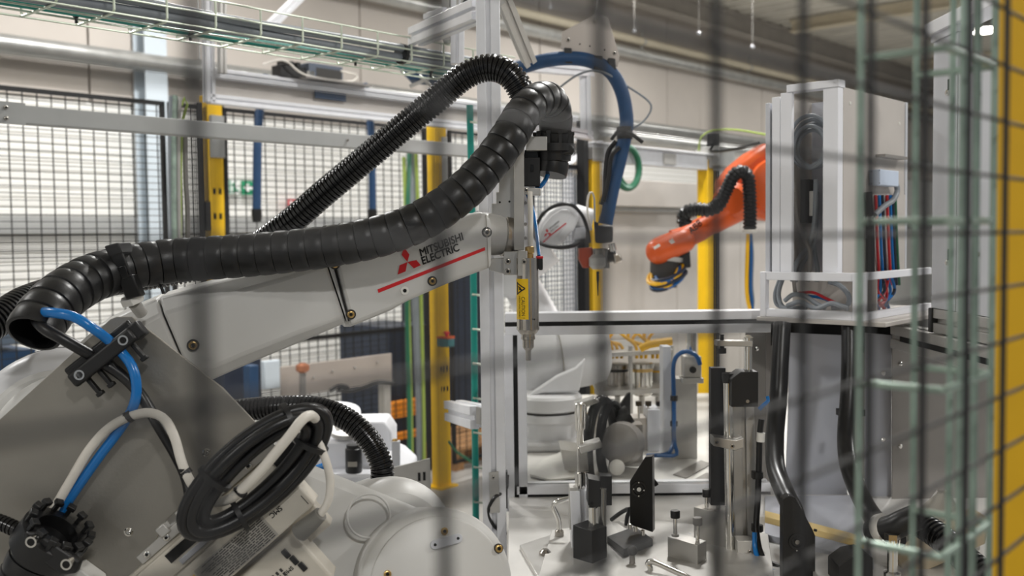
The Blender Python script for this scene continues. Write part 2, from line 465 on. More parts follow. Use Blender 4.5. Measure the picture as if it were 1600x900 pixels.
def yellow_post(x, label, h, w=0.08, caps=True):
    t = ft(x); c = fp(t, 0)
    r = thing('fence_post', label, 'post', c, 'yellow fence posts')
    build('post_tube', MB().obox(c-A*w/2-B*w/2, A*w, B*w, Z*h), yellow_paint, r, bevel=0.004)
    build('foot_plate', MB().obox(c-A*0.07-B*0.07, A*0.14, B*0.14, Z*0.012), yellow_paint, r)
    for s in (-1, 1):
        build('panel_bracket', MB().cbox(c+A*s*(w/2+0.012)-B*0.01+Z*1.62, A*0.026, B*0.06, Z*0.14), fence_black, r)
    hl = MB()
    for z in (1.62, 1.74, 0.6, 0.72):
        for s in (-1, 1): hl.cbox(c-B*(w/2+0.0008)+A*s*0.016+Z*z, A*0.014, B*0.002, Z*0.028)
    build('slot_holes', hl, dark_gap, r, False, kind='stuff')
    return r, c
r1, c1 = yellow_post(334, 'yellow fence post between the two left mesh panels', 2.2)
r2, c2 = yellow_post(684, 'yellow fence post with a red emergency stop box on it', 2.25, 0.078)
build('grey_cover', MB().obox(c2-A*0.005-B*0.052+Z*1.75, A*0.042, B*0.014, Z*0.35), grey_paint, r2)
# grey column profile beside the left yellow post
build('grey_cover', MB().obox(c1-A*0.035-B*0.064+Z*1.9, A*0.07, B*0.022, Z*0.2), grey_paint, r1)
solo('fence_upright', 'black upright tube right of the first yellow post', 'post', MB().obox(fp(ft(346), 0, 0.0), A*0.035, B*0.035, Z*2.17), black_metal, bevel=0.004)
solo('fence_upright', 'thin black upright tube left of the first yellow post', 'post', MB().obox(fp(ft(309), 0, 0.03), A*0.022, B*0.022, Z*2.16), black_metal, bevel=0.004)
# emergency stop
c = c2-B*0.05+Z*0; pz = PX(697, 535, F0-B*0.12, B)
r = thing('emergency_stop', 'teal box with red mushroom button on the yellow post', 'switch box', pz)
build('box', MB().cbox(pz, A*0.06, B*0.08, Z*0.05), mat('box_teal', (70, 120, 125), 0.5), r, bevel=0.006)
build('lid', MB().cbox(pz+Z*0.030, A*0.064, B*0.084, Z*0.012), orange_paint, r, bevel=0.003)
build('button', MB().lathe(pz+Z*0.034, Z, [(0, 0.010), (0.014, 0.010), (0.016, 0.02), (0.028, 0.018), (0.032, 0.008)], 16), sign_red, r)
# the two signs on the wall
def wall_sign(x0, y0, x1, y1, name, label, cat, m):
    p = PX(x0, y1, W0-B*0.07, B); q = PX(x1, y0, W0-B*0.07, B)
    w = (q-p).dot(A); h = q.z-p.z; o = Vector(p)
    r = thing(name, label, cat, o)
    build('board', MB().obox(o, A*w, B*0.01, Z*h), m, r, False)
    return r, o, w, h
r, o, w, h = wall_sign(378, 283, 399, 304, 'exit_sign', 'green emergency exit sign with white arrow on the white wall', 'sign', sign_green)
def flat(mbp, o, w, h, pts, d=0.002): mbp.prism([o+A*w*u+Z*h*v-B*d for u, v in pts], -B*0.002)
m_ = MB(); flat(m_, o, w, h, [(0.1, 0.5), (0.5, 0.15), (0.5, 0.38), (0.92, 0.38), (0.92, 0.62), (0.5, 0.62), (0.5, 0.85)]); build('arrow', m_, sign_white, r, False)
r, o, w, h = wall_sign(358, 281, 373, 303, 'exit_sign', 'green running figure exit sign left of the arrow sign', 'sign', sign_white)
m_ = MB(); flat(m_, o, w, h, [(0.3, 0.05), (0.45, 0.05), (0.55, 0.4), (0.7, 0.2), (0.95, 0.2), (0.95, 0.3), (0.75, 0.3), (0.65, 0.55), (0.6, 0.75), (0.45, 0.78), (0.2, 0.6), (0.25, 0.55), (0.45, 0.65), (0.42, 0.45)]); flat(m_, o, w, h, [(0.55, 0.82), (0.7, 0.82), (0.7, 0.97), (0.55, 0.97)]); flat(m_, o, w, h, [(0.02, 0.0), (0.14, 0.0), (0.14, 1), (0.02, 1)]); build('running_figure', m_, sign_green, r, False)
r, o, w, h = wall_sign(451, 311, 469, 331, 'fire_sign', 'red fire equipment sign on the white wall', 'sign', sign_red)
m_ = MB(); flat(m_, o, w, h, [(0.5, 0.1), (0.62, 0.1), (0.62, 0.6), (0.8, 0.75), (0.72, 0.85), (0.4, 0.8), (0.4, 0.7), (0.5, 0.65)]); flat(m_, o, w, h, [(0.1, 0.15), (0.3, 0.15), (0.3, 0.35), (0.1, 0.35)]); flat(m_, o, w, h, [(0.1, 0.55), (0.3, 0.55), (0.3, 0.85), (0.1, 0.85)]); build('pictogram', m_, sign_white, r, False)

# ================================================================ GREY RAIL ACROSS THE CELL
RY = 2.3
p = PX(0, 178, a0(RY), B); q = PX(800, 262, a0(RY), B)
zr = p.z; L0 = a0(RY); L0.z = zr
r = thing('guard_rail', 'long grey painted square rail crossing in front of the mesh fence', 'rail', L0-A*0.1)
build('rail_tube', MB().obox(L0-A*0.5-Z*0.02-B*0.02, A*((q-L0).dot(A)+0.52), B*0.04, Z*0.042), grey_paint, r, bevel=0.002)
build('end_plate', MB().obox(L0-A*0.06-Z*0.024-B*0.027, A*0.12, B*0.006, Z*0.05), grey_paint, r, False)
for k in range(4):
    screw(L0+A*(-0.04+0.055*(k % 2))-B*0.03+Z*(0.012-0.025*(k//2)), -B, 0.005, r, name='bolt')
screw(PX(543, 219, L0-B*0.023, B), -B, 0.004, r, name='bolt')

# ================================================================ OVERHEAD WIRE CABLE TRAY (top left)
TY = 1.78
T0 = a0(TY); pt = PX(0, 21, T0, B); T0.z = 0
tz = pt.z; tl = (PX(742, 128, a0(TY), B)-a0(TY)).dot(A)
def tp(t, o, z): return T0+A*t-B*o+Z*(tz+z)
r = thing('wire_cable_tray', 'galvanised wire basket cable tray hanging top left', 'cable tray', tp(0.4, 0.05, 0))
Wd, Hh = 0.145, 0.055
for (o, z) in ((0, 0), (0, 0.028), (0, Hh), (Wd*0.33, 0), (Wd*0.66, 0), (Wd, 0), (Wd, 0.028), (Wd, Hh)):
    build('long_wire', MB().tube([tp(-0.7, o, z), tp(tl, o, z)], 0.0021, 6), zinc_pale, r)
t = -0.66
rung = None
while t < tl:
    if rung is None:
        rung = build('cross_wire', MB().tube([tp(t, 0, Hh), tp(t, 0, 0.006), tp(t, 0.006, 0), tp(t, Wd-0.006, 0), tp(t, Wd, 0.006), tp(t, Wd, Hh)], 0.0025, 6), zinc_pale, r); tr = t
    else:
        c_ = rung.copy(); COL.objects.link(c_); c_.parent = r; c_.location = A*(t-tr); OFF[c_.name] = OFF[rung.name]
    t += 0.102
for k, (o, z, rr) in enumerate(((0.122, 0.0125, 0.0095), (0.131, 0.030, 0.009), (0.104, 0.0115, 0.0085))):
    pts = [tp(-0.75+0.12*i, o+0.003*math.sin(i*1.7+k), z+0.002*math.sin(i*0.9+2*k)) for i in range(int((tl+0.75)/0.12)+1)]
    solo('grey_cable', ['thickest grey cable lying in the overhead tray', 'upper grey cable lying in the overhead tray', 'inner grey cable lying in the overhead tray'][k], 'cable', MB().tube(catmull(pts, 0.03), rr, 10), cable_grey, 'cables in the overhead tray')
pts = [tp(-0.75+0.12*i, 0.050+0.006*math.sin(i*1.1), 0.0105) for i in range(int((tl+0.75)/0.12)+1)]
solo('green_hose', 'teal green air hose lying in the overhead wire tray', 'hose', MB().tube(catmull(pts, 0.03), 0.0075, 10), teal_hose)
for k, tt in enumerate((0.13, 0.36, 0.78, 1.02)):
    solo('cable_tie', ('first', 'second', 'third', 'fourth')[k]+' black tie from the left round the overhead green hose', 'cable tie', MB().lathe(tp(tt, 0.051, 0.0105)-A*0.003, A, [(0, 0.0092), (0.006, 0.0092)], 12).cbox(tp(tt, 0.051, -0.002), A*0.004, B*0.004, Z*0.012), black_plastic, 'black ties on the green hose')
solo('cable_tie', 'black tie round the grey cables in the overhead tray', 'cable tie', MB().lathe(tp(0.86, 0.122, 0.02)-A*0.004, A, [(0, 0.024), (0.008, 0.024)], 14), black_plastic)
# small sensors hanging on wires from the roof
for k, (x, y) in enumerate(((860, 8), (991, 45), (1092, 50), (1176, 71))):
    pe = P(x, y, 8.6); r = thing('hanging_sensor', ('first', 'second', 'third', 'fourth')[k]+' small white sensor hanging from the roof, counted from the left', 'sensor', pe, 'small sensors hanging from the roof')
    build('wire', MB().cyl(pe, Vector((pe.x, pe.y, CEIL)), 0.0025, seg=6), alu_dull, r)
    build('sensor_head', MB().lathe(pe-Z*0.03, Z, [(0, 0.008), (0.01, 0.015), (0.025, 0.015), (0.032, 0.008)], 12), panel_grey, r)
# ================================================================ MAIN ROBOT (front left)
FN = Vector((0.23, -1, 0)).normalized()        # forearm side face looks towards the viewer
FP0 = P(400, 500, 1.44)
E_ = -FN                                        # into the arm
def fa(x, y, d=0.0): return PX(x, y, FP0, FN)+FN*d
rob = thing('industrial_robot', 'large light grey articulated robot arm in the left foreground', 'robot', (FP0.x-0.1, FP0.y+0.1, 0.0))
def section(T, Bm, w, ct, cb, dT=0.0):
    T = fa(*T); Bm = fa(*Bm); dn = (Bm-T).normalized()
    return [T+dn*ct, T+E_*ct*0.9+dn*ct*0.12, T+E_*(w-ct), T+dn*ct+E_*w, Bm-dn*cb+E_*w, Bm+E_*(w-cb), Bm+E_*cb, Bm-dn*cb]
# rear half of the forearm, in two covers with a visible seam
mb = MB().loft([section((60, 585), (170, 760), 0.15, 0.03, 0.02), section((150, 505), (250, 690), 0.15, 0.03, 0.02), section((208, 478), (276, 632), 0.15, 0.028, 0.02), section((241, 464), (303, 608), 0.15, 0.026, 0.018)])
fore = build('forearm', mb, robot_paint, rob, bevel=0.004)
mb = MB().loft([section((244, 463), (306, 607), 0.15, 0.026, 0.018), section((330, 440), (388, 571), 0.148, 0.024, 0.018), section((430, 417), (476, 534), 0.142, 0.02, 0.016), section((506, 400), (541, 506), 0.136, 0.014, 0.012)])
build('forearm_cover', mb, robot_paint, rob, bevel=0.004)
mb = MB().loft([section((508, 400), (543, 505), 0.134, 0.012, 0.012), section((517, 398), (545, 503), 0.134, 0.012, 0.012)])
build('collar', mb, robot_paint, rob, bevel=0.002)
# front cover with the lettering: side outline is a rounded prism
out = [(520, 397), (640, 362), (700, 345), (738, 333), (750, 331), (760, 334), (767, 341), (768, 360), (768, 418), (758, 421), (700, 443), (640, 469), (610, 485), (549, 510), (546, 503)]
mb = MB().prism([fa(x, y, 0.003) for x, y in out], E_*0.13)
cover = build('wrist_cover', mb, robot_paint, rob, bevel=0.007, bseg=3)
mb = MB().prism([fa(x, y, -0.012) for x, y in [(533, 505), (538, 512), (548, 512), (612, 486), (622, 480), (612, 470)]], E_*0.1); build('lower_lip', mb, robot_paint, rob, bevel=0.002)
build('seam_gap', MB().prism([fa(x, y, 0.0034) for x, y in [(517.5, 405), (519.5, 405), (546, 501), (544, 502)]], E_*0.004), dark_gap, cover, False)
build('seam_gap', MB().prism([fa(x, y, 0.0038) for x, y in [(758, 336), (759.2, 336), (763, 419), (761.8, 419)]], E_*0.004), label_grey, cover, False)
def face_screw(x, y, r=0.0052, m=brass, par=None):
    p = fa(x, y, 0.003)
    rr = build('counterbore', MB().lathe(p, FN, [(-0.001, r*1.45), (0.0006, r*1.45)], 18), print_dark, par or cover)
    screw(p+FN*0.0008, FN, r, par or cover, m)
for x, y in ((523, 413), (548, 491), (675, 439)): face_screw(x, y)
face_screw(760, 363, 0.0055, tool_steel)
build('hole_plug', MB().lathe(fa(632, 454, 0.003), FN, [(-0.001, 0.0065), (0.002, 0.0062), (0.002, 0.003), (0.0005, 0.0028)], 18), white_plastic, cover)
build('plug_hole', MB().lathe(fa(632, 454, 0.003), FN, [(0.0004, 0.0027), (0.0012, 0.0027)], 10), dark_gap, cover)
face_screw(302, 539, 0.006, brass, fore)
# lettering and logo on the cover
lg = MB()
for q in ([(630.7, 386), (639.3, 397.8), (636.2, 409.3), (627.1, 398.2)], [(636.2, 409.3), (650, 406.2), (657, 414.2), (646.2, 419.3)], [(636.2, 409.3), (633.3, 424), (621, 428.9), (624, 414.4)]):
    lg.prism([fa(x, y, 0.0033) for x, y in q], FN*0.0003)
build('logo_diamonds', lg, logo_red, cover, False)
build('red_stripe', MB().prism([fa(x, y, 0.0033) for x, y in [(589.5, 452), (757, 386), (757.5, 391), (591, 457.5)]], FN*0.0003), logo_red, cover, False)
def arm_text(s, x0, y0, x1, y1, hx, hy):
    p0 = fa(x0, y0, 0.0034); xd = fa(x1, y1, 0.0034)-p0; yd = fa(x0+hx, y0+hy, 0.0034)-p0
    text('lettering', s, p0, xd.normalized(), yd.normalized(), xd.length, print_black, cover, bold=0.034, height=yd.length)
arm_text('MITSUBISHI', 657.5, 400.5, 723.5, 374.5, -3.0, -11.4)
arm_text('ELECTRIC', 660.5, 413.2, 717.5, 391.2, -2.9, -11.2)
# wrist: flange barrel, ring, face
wc = P(768, 366, 1.585); wax = (Vector((1, 0.30, -0.10))).normalized()
build('wrist_barrel', MB().lathe(wc-wax*0.03, wax, [(0, 0.033), (0.03, 0.0335), (0.036, 0.0335), (0.047, 0.0315)], 36), robot_paint, rob)
build('wrist_ring', MB().lathe(wc+wax*0.017, wax, [(0, 0.031), (0.002, 0.034), (0.013, 0.034), (0.014, 0.028)], 36), tool_steel, rob)
build('tool_flange', MB().lathe(wc+wax*0.031, wax, [(0, 0.025), (0.016, 0.025)], 36), black_metal, rob)
# elbow housing, a fat disc at the left edge
ec = P(95, 690, 1.36); eax = FN
build('elbow_housing', MB().lathe(ec-eax*0.17, eax, [(0, 0.118), (0.012, 0.126), (0.15, 0.126), (0.165, 0.119), (0.17, 0.11)], 64), robot_paint2, rob)
build('elbow_rim', MB().lathe(ec-eax*0.045, eax, [(0, 0.1265), (0.002, 0.1268), (0.004, 0.1265)], 64), print_dark, rob)
build('elbow_cap', MB().lathe(ec-eax*0.005, eax, [(0, 0.1), (0.015, 0.1), (0.02, 0.094)], 48), robot_paint, rob)
# big stainless mounting plate in front of the elbow
PN = Vector((0.10, -1, 0.04)).normalized(); PP0 = P(200, 700, 1.24)
def pl_(x, y, d=0.0): return PX(x, y, PP0, PN)+PN*d
out = [(-60, 708), (0, 655), (172, 499), (182, 495), (206, 495), (348, 606), (403, 664), (330, 745), (258, 815), (214, 905), (214, 960), (-60, 960)]
plate = build('mounting_plate', MB().prism([pl_(x, y) for x, y in out], -PN*0.005), steel_plate, rob, bevel=0.0008)
for x, y in ((323, 707), (201, 831)):
    build('rivet', MB().lathe(pl_(x, y), PN, [(-0.001, 0.0056), (0.0008, 0.0056), (0.0018, 0.004), (0.0008, 0.0035), (0.003, 0.002)], 14), chrome, plate)
build('standoff', MB().cyl(pl_(90, 690, -0.004), pl_(90, 690, -0.1), 0.06), robot_paint, rob)
# upper arm, shoulder drum, motor cover
sc_ = P(686, 918, 1.22); sax = Vector((0.30, -1, 0.24)).normalized()
build('shoulder_drum', MB().lathe(sc_-sax*0.16, sax, [(0, 0.08), (0.02, 0.094), (0.1, 0.0968), (0.123, 0.0972)], 64), robot_paint, rob)
cap = build('shoulder_cap', MB().lathe(sc_-sax*0.022, sax, [(-0.012, 0.0975), (0.010, 0.0975), (0.015, 0.095), (0.0185, 0.089), (0.0195, 0.087), (0.0225, 0.0862), (0.0245, 0.083), (0.0245, 0.001)], 64), robot_paint, rob)
build('cap_joint', MB().lathe(sc_-sax*0.037, sax, [(0, 0.0966), (0.003, 0.0966)], 64), dark_gap, rob)
for x, y in ((694, 830), (779, 857), (605, 897)):
    p = PX(x, y, sc_+sax*0.0018, sax); build('counterbore', MB().lathe(p, sax, [(-0.002, 0.0062), (0.0006, 0.0062)], 16), print_dark, cap); screw(p+sax*0.0008, sax, 0.0048, cap, brass)
pp = [PX(x, y, sc_+sax*0.0025, sax) for x, y in ((679, 851), (715, 841))]
d_ = (pp[1]-pp[0]); n_ = d_.normalized().cross(sax).normalized()*0.0058; loop = []
for k in range(9): loop.append(pp[1]+n_*math.cos(math.pi*k/8)+d_.normalized()*0.0058*math.sin(math.pi*k/8))
for k in range(9): loop.append(pp[0]-n_*math.cos(math.pi*k/8)-d_.normalized()*0.0058*math.sin(math.pi*k/8))
nm = build('name_tab', MB().prism(loop, sax*0.003), panel_grey, cap, bevel=0.0006)
for p in pp: build('tab_hole', MB().lathe(p+sax*0.003, sax, [(0, 0.0019), (0.0003, 0.0019)], 10), dark_gap, nm)
# link body from the drum up to the elbow
def ring_at(x, y, d, r, n=28, ax=sax):
    c = P(x, y, d); t = ax.orthogonal().normalized(); w = ax.cross(t)
    return [c+(t*math.cos(2*math.pi*k/n)+w*math.sin(2*math.pi*k/n))*r for k in range(n)]
def hull_link(x0, y0, r0, x1, y1, r1, d0, thick):
    c0 = P(x0, y0, d0); c1 = P(x1, y1, d0); L = (c1-c0); u = L.normalized(); v = u.cross(sax).normalized()
    beta = math.asin((r0-r1)/L.length); loop = []
    for k in range(25):
        a = math.pi/2-beta+(math.pi+2*beta)*k/24
        loop.append(c0+(u*math.cos(a)+v*math.sin(a))*r0)
    for k in range(25):
        a = -math.pi/2-beta+(math.pi-(-2*beta)*0 - 2*0)*k/24
        a = -(math.pi/2-beta)+(math.pi-2*beta)*k/24
        loop.append(c1+(u*math.cos(a)+v*math.sin(a))*r1)
    return MB().prism(loop, -sax*thick)
link = build('upper_arm', hull_link(660, 925, 0.098, 100, 700, 0.1, 1.285, 0.12), robot_paint, rob, bevel=0.016, bseg=4)
pk = [PX(x, y, P(660, 925, 1.285), sax) for x, y in ((576, 806),)][0]
build('round_boss', MB().tube([pk+(sax.orthogonal().normalized()*math.cos(2*math.pi*i/40)+sax.cross(sax.orthogonal().normalized())*math.sin(2*math.pi*i/40))*0.028 for i in range(40)], 0.0016, 8, True), robot_paint, link)
mc = P(622, 852, 1.33)
build('motor_housing', MB().lathe(mc-sax*0.2, sax, [(0, 0.08), (0.01, 0.09), (0.14, 0.092), (0.175, 0.086), (0.19, 0.07)], 56), robot_paint, rob)
mc = P(606, 818, 1.46)
build('motor_cap', MB().lathe(mc-sax*0.10, sax, [(0, 0.06), (0.01, 0.069), (0.08, 0.07), (0.095, 0.062), (0.1, 0.05)], 48), robot_paint2, rob)
# robot pedestal below the picture
c = P(680, 907, 1.34)
build('pedestal', MB().lathe((c.x, c.y, 0.0), Z, [(0, 0.2), (0.03, 0.2), (0.04, 0.15), (0.5, 0.13), (0.62, 0.145), (c.z-0.06, 0.13), (c.z-0.03, 0.11)], 40), robot_paint, rob)

# ---------------------------------------------------------------- hoses of the dress pack
big = [(52, 522, 1.215), (66, 496, 1.235), (98, 462, 1.275), (145, 434, 1.33), (200, 419, 1.375), (265, 408, 1.405), (330, 403, 1.41), (420, 396, 1.41), (520, 384, 1.41), (600, 367, 1.41), (665, 341, 1.415), (722, 301, 1.425), (765, 256, 1.44), (795, 214, 1.455), (817, 178, 1.48), (838, 158, 1.51), (858, 156, 1.545), (868, 178, 1.57), (867, 210, 1.58), (865, 240, 1.585), (862, 266, 1.585), (859, 284, 1.582)]
bh = solo('protective_hose', 'thick black segmented hose lying along the robot forearm', 'hose', rib_hose([P(*q) for q in big], 0.0335, 0.0258, 0.0235, THICK, 28, True), black_rubber)
thin = [(-60, 535, 1.3), (0, 497, 1.36), (45, 470, 1.42), (110, 450, 1.52), (200, 436, 1.62), (300, 419, 1.67), (385, 394, 1.66), (452, 348, 1.64), (507, 301, 1.63), (566, 252, 1.62), (626, 202, 1.61), (686, 152, 1.6), (726, 119, 1.59), (762, 106, 1.585), (791, 113, 1.58), (811, 136, 1.58), (821, 165, 1.585), (826, 200, 1.6)]
solo('corrugated_hose', 'slim black corrugated hose arching over the robot forearm', 'hose', rib_hose([P(*q) for q in thin], 0.0240, 0.0215, 0.0070, THIN, 22), black_gloss)
th3 = [(320, 655, 1.52), (370, 642, 1.52), (430, 637, 1.51), (490, 637, 1.50), (540, 654, 1.49), (577, 688, 1.48), (596, 726, 1.475), (597, 750, 1.475)]
solo('corrugated_hose', 'slim black corrugated hose curving down onto the robot shoulder', 'hose', rib_hose([P(*q) for q in th3], 0.0178, 0.0178, 0.0062, THIN, 22), black_gloss)
solo('hose_gland', 'black gland where the corrugated hose enters the shoulder', 'fitting', MB().lathe(P(597, 752, 1.475)-Z*0.02, Z, [(0, 0.02), (0.012, 0.02), (0.014, 0.018), (0.024, 0.018)], 20), black_plastic)
solo('corrugated_hose', 'black corrugated hose stub at the left edge beside the lower clamp', 'hose', rib_hose([P(*q) for q in [(-30, 808, 1.17), (0, 816, 1.165), (28, 828, 1.16), (50, 838, 1.16)]], 0.0095, 0.0095, 0.0052, THIN, 16), black_gloss)
# clamp holding the thick hose on the forearm
cl = thing('hose_clamp', 'black strap clamp holding the thick hose above the forearm', 'clamp', P(210, 475, 1.40))
cd = (P(207, 462, 1.335)-P(175, 385, 1.315)).normalized(); cs = cd.cross(Y).normalized()
p0 = P(176, 386, 1.322)
st = build('strap', MB().obox(p0-cs*0.008, cs*0.0165, Y*0.006, cd*0.07), black_plastic, cl, bevel=0.0015)
build('strap_head', MB().obox(p0-cs*0.0095-cd*0.004-Y*0.003, cs*0.0195, Y*0.045, cd*0.016), black_plastic, cl, bevel=0.002)
build('strap_latch', MB().obox(p0-cs*0.005+cd*0.028-Y*0.002, cs*0.011, Y*0.004, cd*0.018), black_gloss, cl, bevel=0.001)
build('strap_body', MB().obox(p0-cs*0.0105+cd*0.042-Y*0.001, cs*0.021, Y*0.02, cd*0.032), black_plastic, cl, bevel=0.002)
q = P(206, 466, 1.36)
build('nut_block', MB().lathe(q-cd*0.003, cd, [(0, 0.0165), (0.010, 0.0165)], 6), white_plastic, cl, bevel=0.001)
build('stud', MB().cyl(q+cd*0.008, q+cd*0.024+Y*0.012, 0.0085), alu_dull, cl)
# cable tie stub under the hose
solo('cable_tie', 'black cable tie stub sticking out under the thick hose', 'cable tie', MB().cyl(P(247, 436, 1.40), P(256, 459, 1.40), 0.0022).cbox(P(249, 438, 1.40), X*0.010, Y*0.006, Z*0.006), black_plastic)
# comb clamp on the plate with blue tube and black cable
def comb(x, y, label, ang, L, Wc, d, base):
    r = thing('comb_clamp', label, 'clamp', P(x, y, d))
    u = (_r*math.cos(ang)+_u*math.sin(ang)); u = (u-PN*u.dot(PN)).normalized(); v = PN.cross(u).normalized(); c = P(x, y, d)
    return r, u, v, c
r, u, v, c = comb(161, 558, 'black comb cable clamp on the mounting plate', math.radians(39), 0, 0, 1.205, 0)
build('bar', MB().cbox(c, u*0.094, v*0.019, PN*0.012), black_plastic, r, bevel=0.004, bseg=3)
build('back_bar', MB().cbox(c+v*0.012-PN*0.014, u*0.098, v*0.014, PN*0.012), black_plastic, r, bevel=0.003)
for s in (-1, 1):
    build('bolt_ring', MB().lathe(c+u*s*0.033+PN*0.005, PN, [(0, 0.0062), (0.003, 0.0062), (0.003, 0.0042), (0.001, 0.004)], 18), chrome, r)
    build('post', MB().cyl(c+u*s*0.033-PN*0.02, c+u*s*0.033+PN*0.002, 0.008), black_plastic, r)
for k in range(5):
    t = -0.034+0.017*k
    build('tooth', MB().cbox(c+u*t-v*0.018-PN*0.012, u*0.005, v*0.026, PN*0.01).cbox(c+u*t-v*0.031-PN*0.012, u*0.009, v*0.005, PN*0.01), black_plastic, r, bevel=0.001)
build('ear', MB().cbox(c+u*0.05-v*0.0-PN*0.008, u*0.016, v*0.02, PN*0.02), black_plastic, r, bevel=0.002)
# blue tube and black cables coming out of the hose mouth
b1 = [(92, 476, 1.255), (68, 487, 1.215), (85, 489, 1.195), (115, 495, 1.19), (145, 513, 1.192), (168, 530, 1.205), (190, 551, 1.212), (206, 572, 1.208), (213, 600, 1.205), (210, 630, 1.203), (192, 664, 1.207), (156, 712, 1.207), (122, 760, 1.206), (96, 800, 1.202), (86, 830, 1.195)]
solo('blue_air_tube', 'bright blue air tube running from hose mouth down the mounting plate', 'tube', cable(b1, 0.0062, 12), blue_tube)
b2 = [(90, 470, 1.26), (58, 494, 1.22), (68, 512, 1.20), (95, 528, 1.197), (130, 548, 1.205), (160, 566, 1.216), (195, 590, 1.218), (222, 620, 1.215), (245, 660, 1.214), (272, 705, 1.213), (291, 745, 1.208), (300, 790, 1.195)]
solo('black_cable', 'black cable running from hose mouth through the comb clamp', 'cable', cable(b2, 0.0072, 12), cable_black)
w1 = [(82, 800, 1.196), (108, 755, 1.198), (140, 702, 1.2), (172, 668, 1.2), (205, 650, 1.197), (235, 645, 1.193), (258, 656, 1.19), (273, 684, 1.19), (282, 716, 1.186), (290, 738, 1.18), (302, 760, 1.165), (318, 778, 1.145), (336, 784, 1.13), (358, 780, 1.115), (380, 763, 1.10), (405, 738, 1.09), (432, 706, 1.085), (455, 678, 1.085), (472, 656, 1.09), (485, 649, 1.105), (494, 656, 1.13)]
solo('white_cable', 'white cable looping over the plate into the black cable coil', 'cable', cable(w1, 0.0058, 12), cable_white)
for k, (x, y, d, lb) in enumerate(((203, 651, 1.197, 'black tie joining white cable and blue tube'), (291, 739, 1.18, 'black tie joining white cable and black cable'), (376, 768, 1.104, 'black tie where white cable joins the coil'))):
    ang = (math.radians(35), math.radians(-50), math.radians(45))[k]
    dr = (_r*math.cos(ang)+_u*math.sin(ang))
    solo('cable_tie', lb, 'cable tie', MB().lathe(P(x, y, d)-dr*0.003, dr, [(0, 0.0075), (0.006, 0.0075)], 14).cbox(P(x-6, y-4, d-0.002), X*0.006, Y*0.006, Z*0.004), black_plastic)
# lower clamp ring with hose at bottom left
r = thing('hose_clamp', 'black toothed hose clamp ring at the lower left corner', 'clamp', P(70, 860, 1.19))
ax = (P(95, 815, 1.16)-P(45, 880, 1.17)).normalized(); c = P(78, 845, 1.165)
build('ring', MB().lathe(c-ax*0.02, ax, [(0, 0.034), (0.004, 0.041), (0.034, 0.041), (0.036, 0.037), (0.036, 0.026), (0.02, 0.024)], 32), black_plastic, r)
t_ = ax.cross(PN).normalized(); w_ = ax.cross(t_)
for k in range(14):
    a = 2*math.pi*k/14; dr = t_*math.cos(a)+w_*math.sin(a); q = c+dr*0.036+ax*0.02
    tg = ax.cross(dr)
    build('tooth', MB().cbox(q, dr*0.006, tg*0.005, ax*0.014).cbox(q+ax*0.008, dr*0.009, tg*0.010, ax*0.006), black_plastic, r, bevel=0.001)
for x, y in ((50, 846), (105, 881)):
    p = P(x, y, 1.122); build('bolt_ring', MB().lathe(p, -Y, [(-0.012, 0.0065), (0.003, 0.0065), (0.003, 0.0045), (0.001, 0.004)], 18), chrome, r); build('bolt_hole', MB().lathe(p, -Y, [(0.0, 0.0042), (0.0034, 0.0042)], 12), dark_gap, r)
build('front_plate', MB().prism([P(x, y, 1.128) for x, y in [(35, 832), (55, 830), (125, 878), (118, 897), (95, 900), (32, 856)]], Y*0.012), black_plastic, r, bevel=0.003)
solo('protective_hose', 'thick black hose leaving the toothed clamp at lower left', 'hose', rib_hose([P(*q) for q in [(72, 852, 1.165), (55, 880, 1.165), (38, 915, 1.165), (25, 960, 1.165)]], 0.034, 0.034, 0.02, THICK, 26), black_rubber)
solo('white_housing_corner', 'white housing corner peeking out below the toothed clamp', 'housing', MB().prism([P(x, y, 1.2) for x, y in [(90, 905), (118, 885), (150, 908), (160, 940), (90, 940)]], Y*0.03), white_plastic, bevel=0.002)

# ---------------------------------------------------------------- valve manifold with label on the plate
VU = (P(433, 690, 1.12)-P(240, 857, 1.12)); VU = (VU-PN*VU.dot(PN)).normalized(); VV = VU.cross(PN).normalized()
if VV.z > 0: VV = -VV
VO = P(240, 857, 1.18)
val = thing('valve_manifold', 'cream pneumatic valve manifold with grey label on the mounting plate', 'valve', VO)
def vbox(u0, u1, v0, v1, h0, h1): return MB().obox(VO+VU*u0+VV*v0+PN*h0, VU*(u1-u0), VV*(v1-v0), PN*(h1-h0))
def vuv(x, y, h):
    p = PX(x, y, VO+PN*h, PN)-VO; return p.dot(VU), p.dot(VV)
mm = 0.001
build('rail', vbox(-20*mm, 190*mm, -6*mm, 6*mm, -10*mm, 6*mm), alu_dull, val, bevel=0.0008)
for k, t in enumerate((-0.008, 0.022, 0.045, 0.15)):
    screw(VO+VU*t+PN*0.006, PN, 0.004, val, chrome)
for t in (0.018, 0.048): build('end_clip', vbox(t, t+14*mm, -16*mm, -2*mm, -6*mm, 10*mm), alu_dull, val, bevel=0.002)
build('base', vbox(-60*mm, 176*mm, 6*mm, 120*mm, -24*mm, 4*mm), valve_cream, val, bevel=0.002)
u1, v1 = vuv(490, 785, 0.05); u0, v0 = vuv(450, 752, 0.05)
ue = max(u0, u1); va, vb = v0-0.004, v1
body = build('cover', vbox(-60*mm, 0.187, 0.040, 0.084, 0.0, 0.045), valve_cream, val, bevel=0.0025)
build('body_step', vbox(-60*mm, 0.180, 0.010, 0.040, 0.0, 0.030), valve_cream, val, bevel=0.002)
def von(u, v, h): return VO+VU*u+VV*v+PN*h
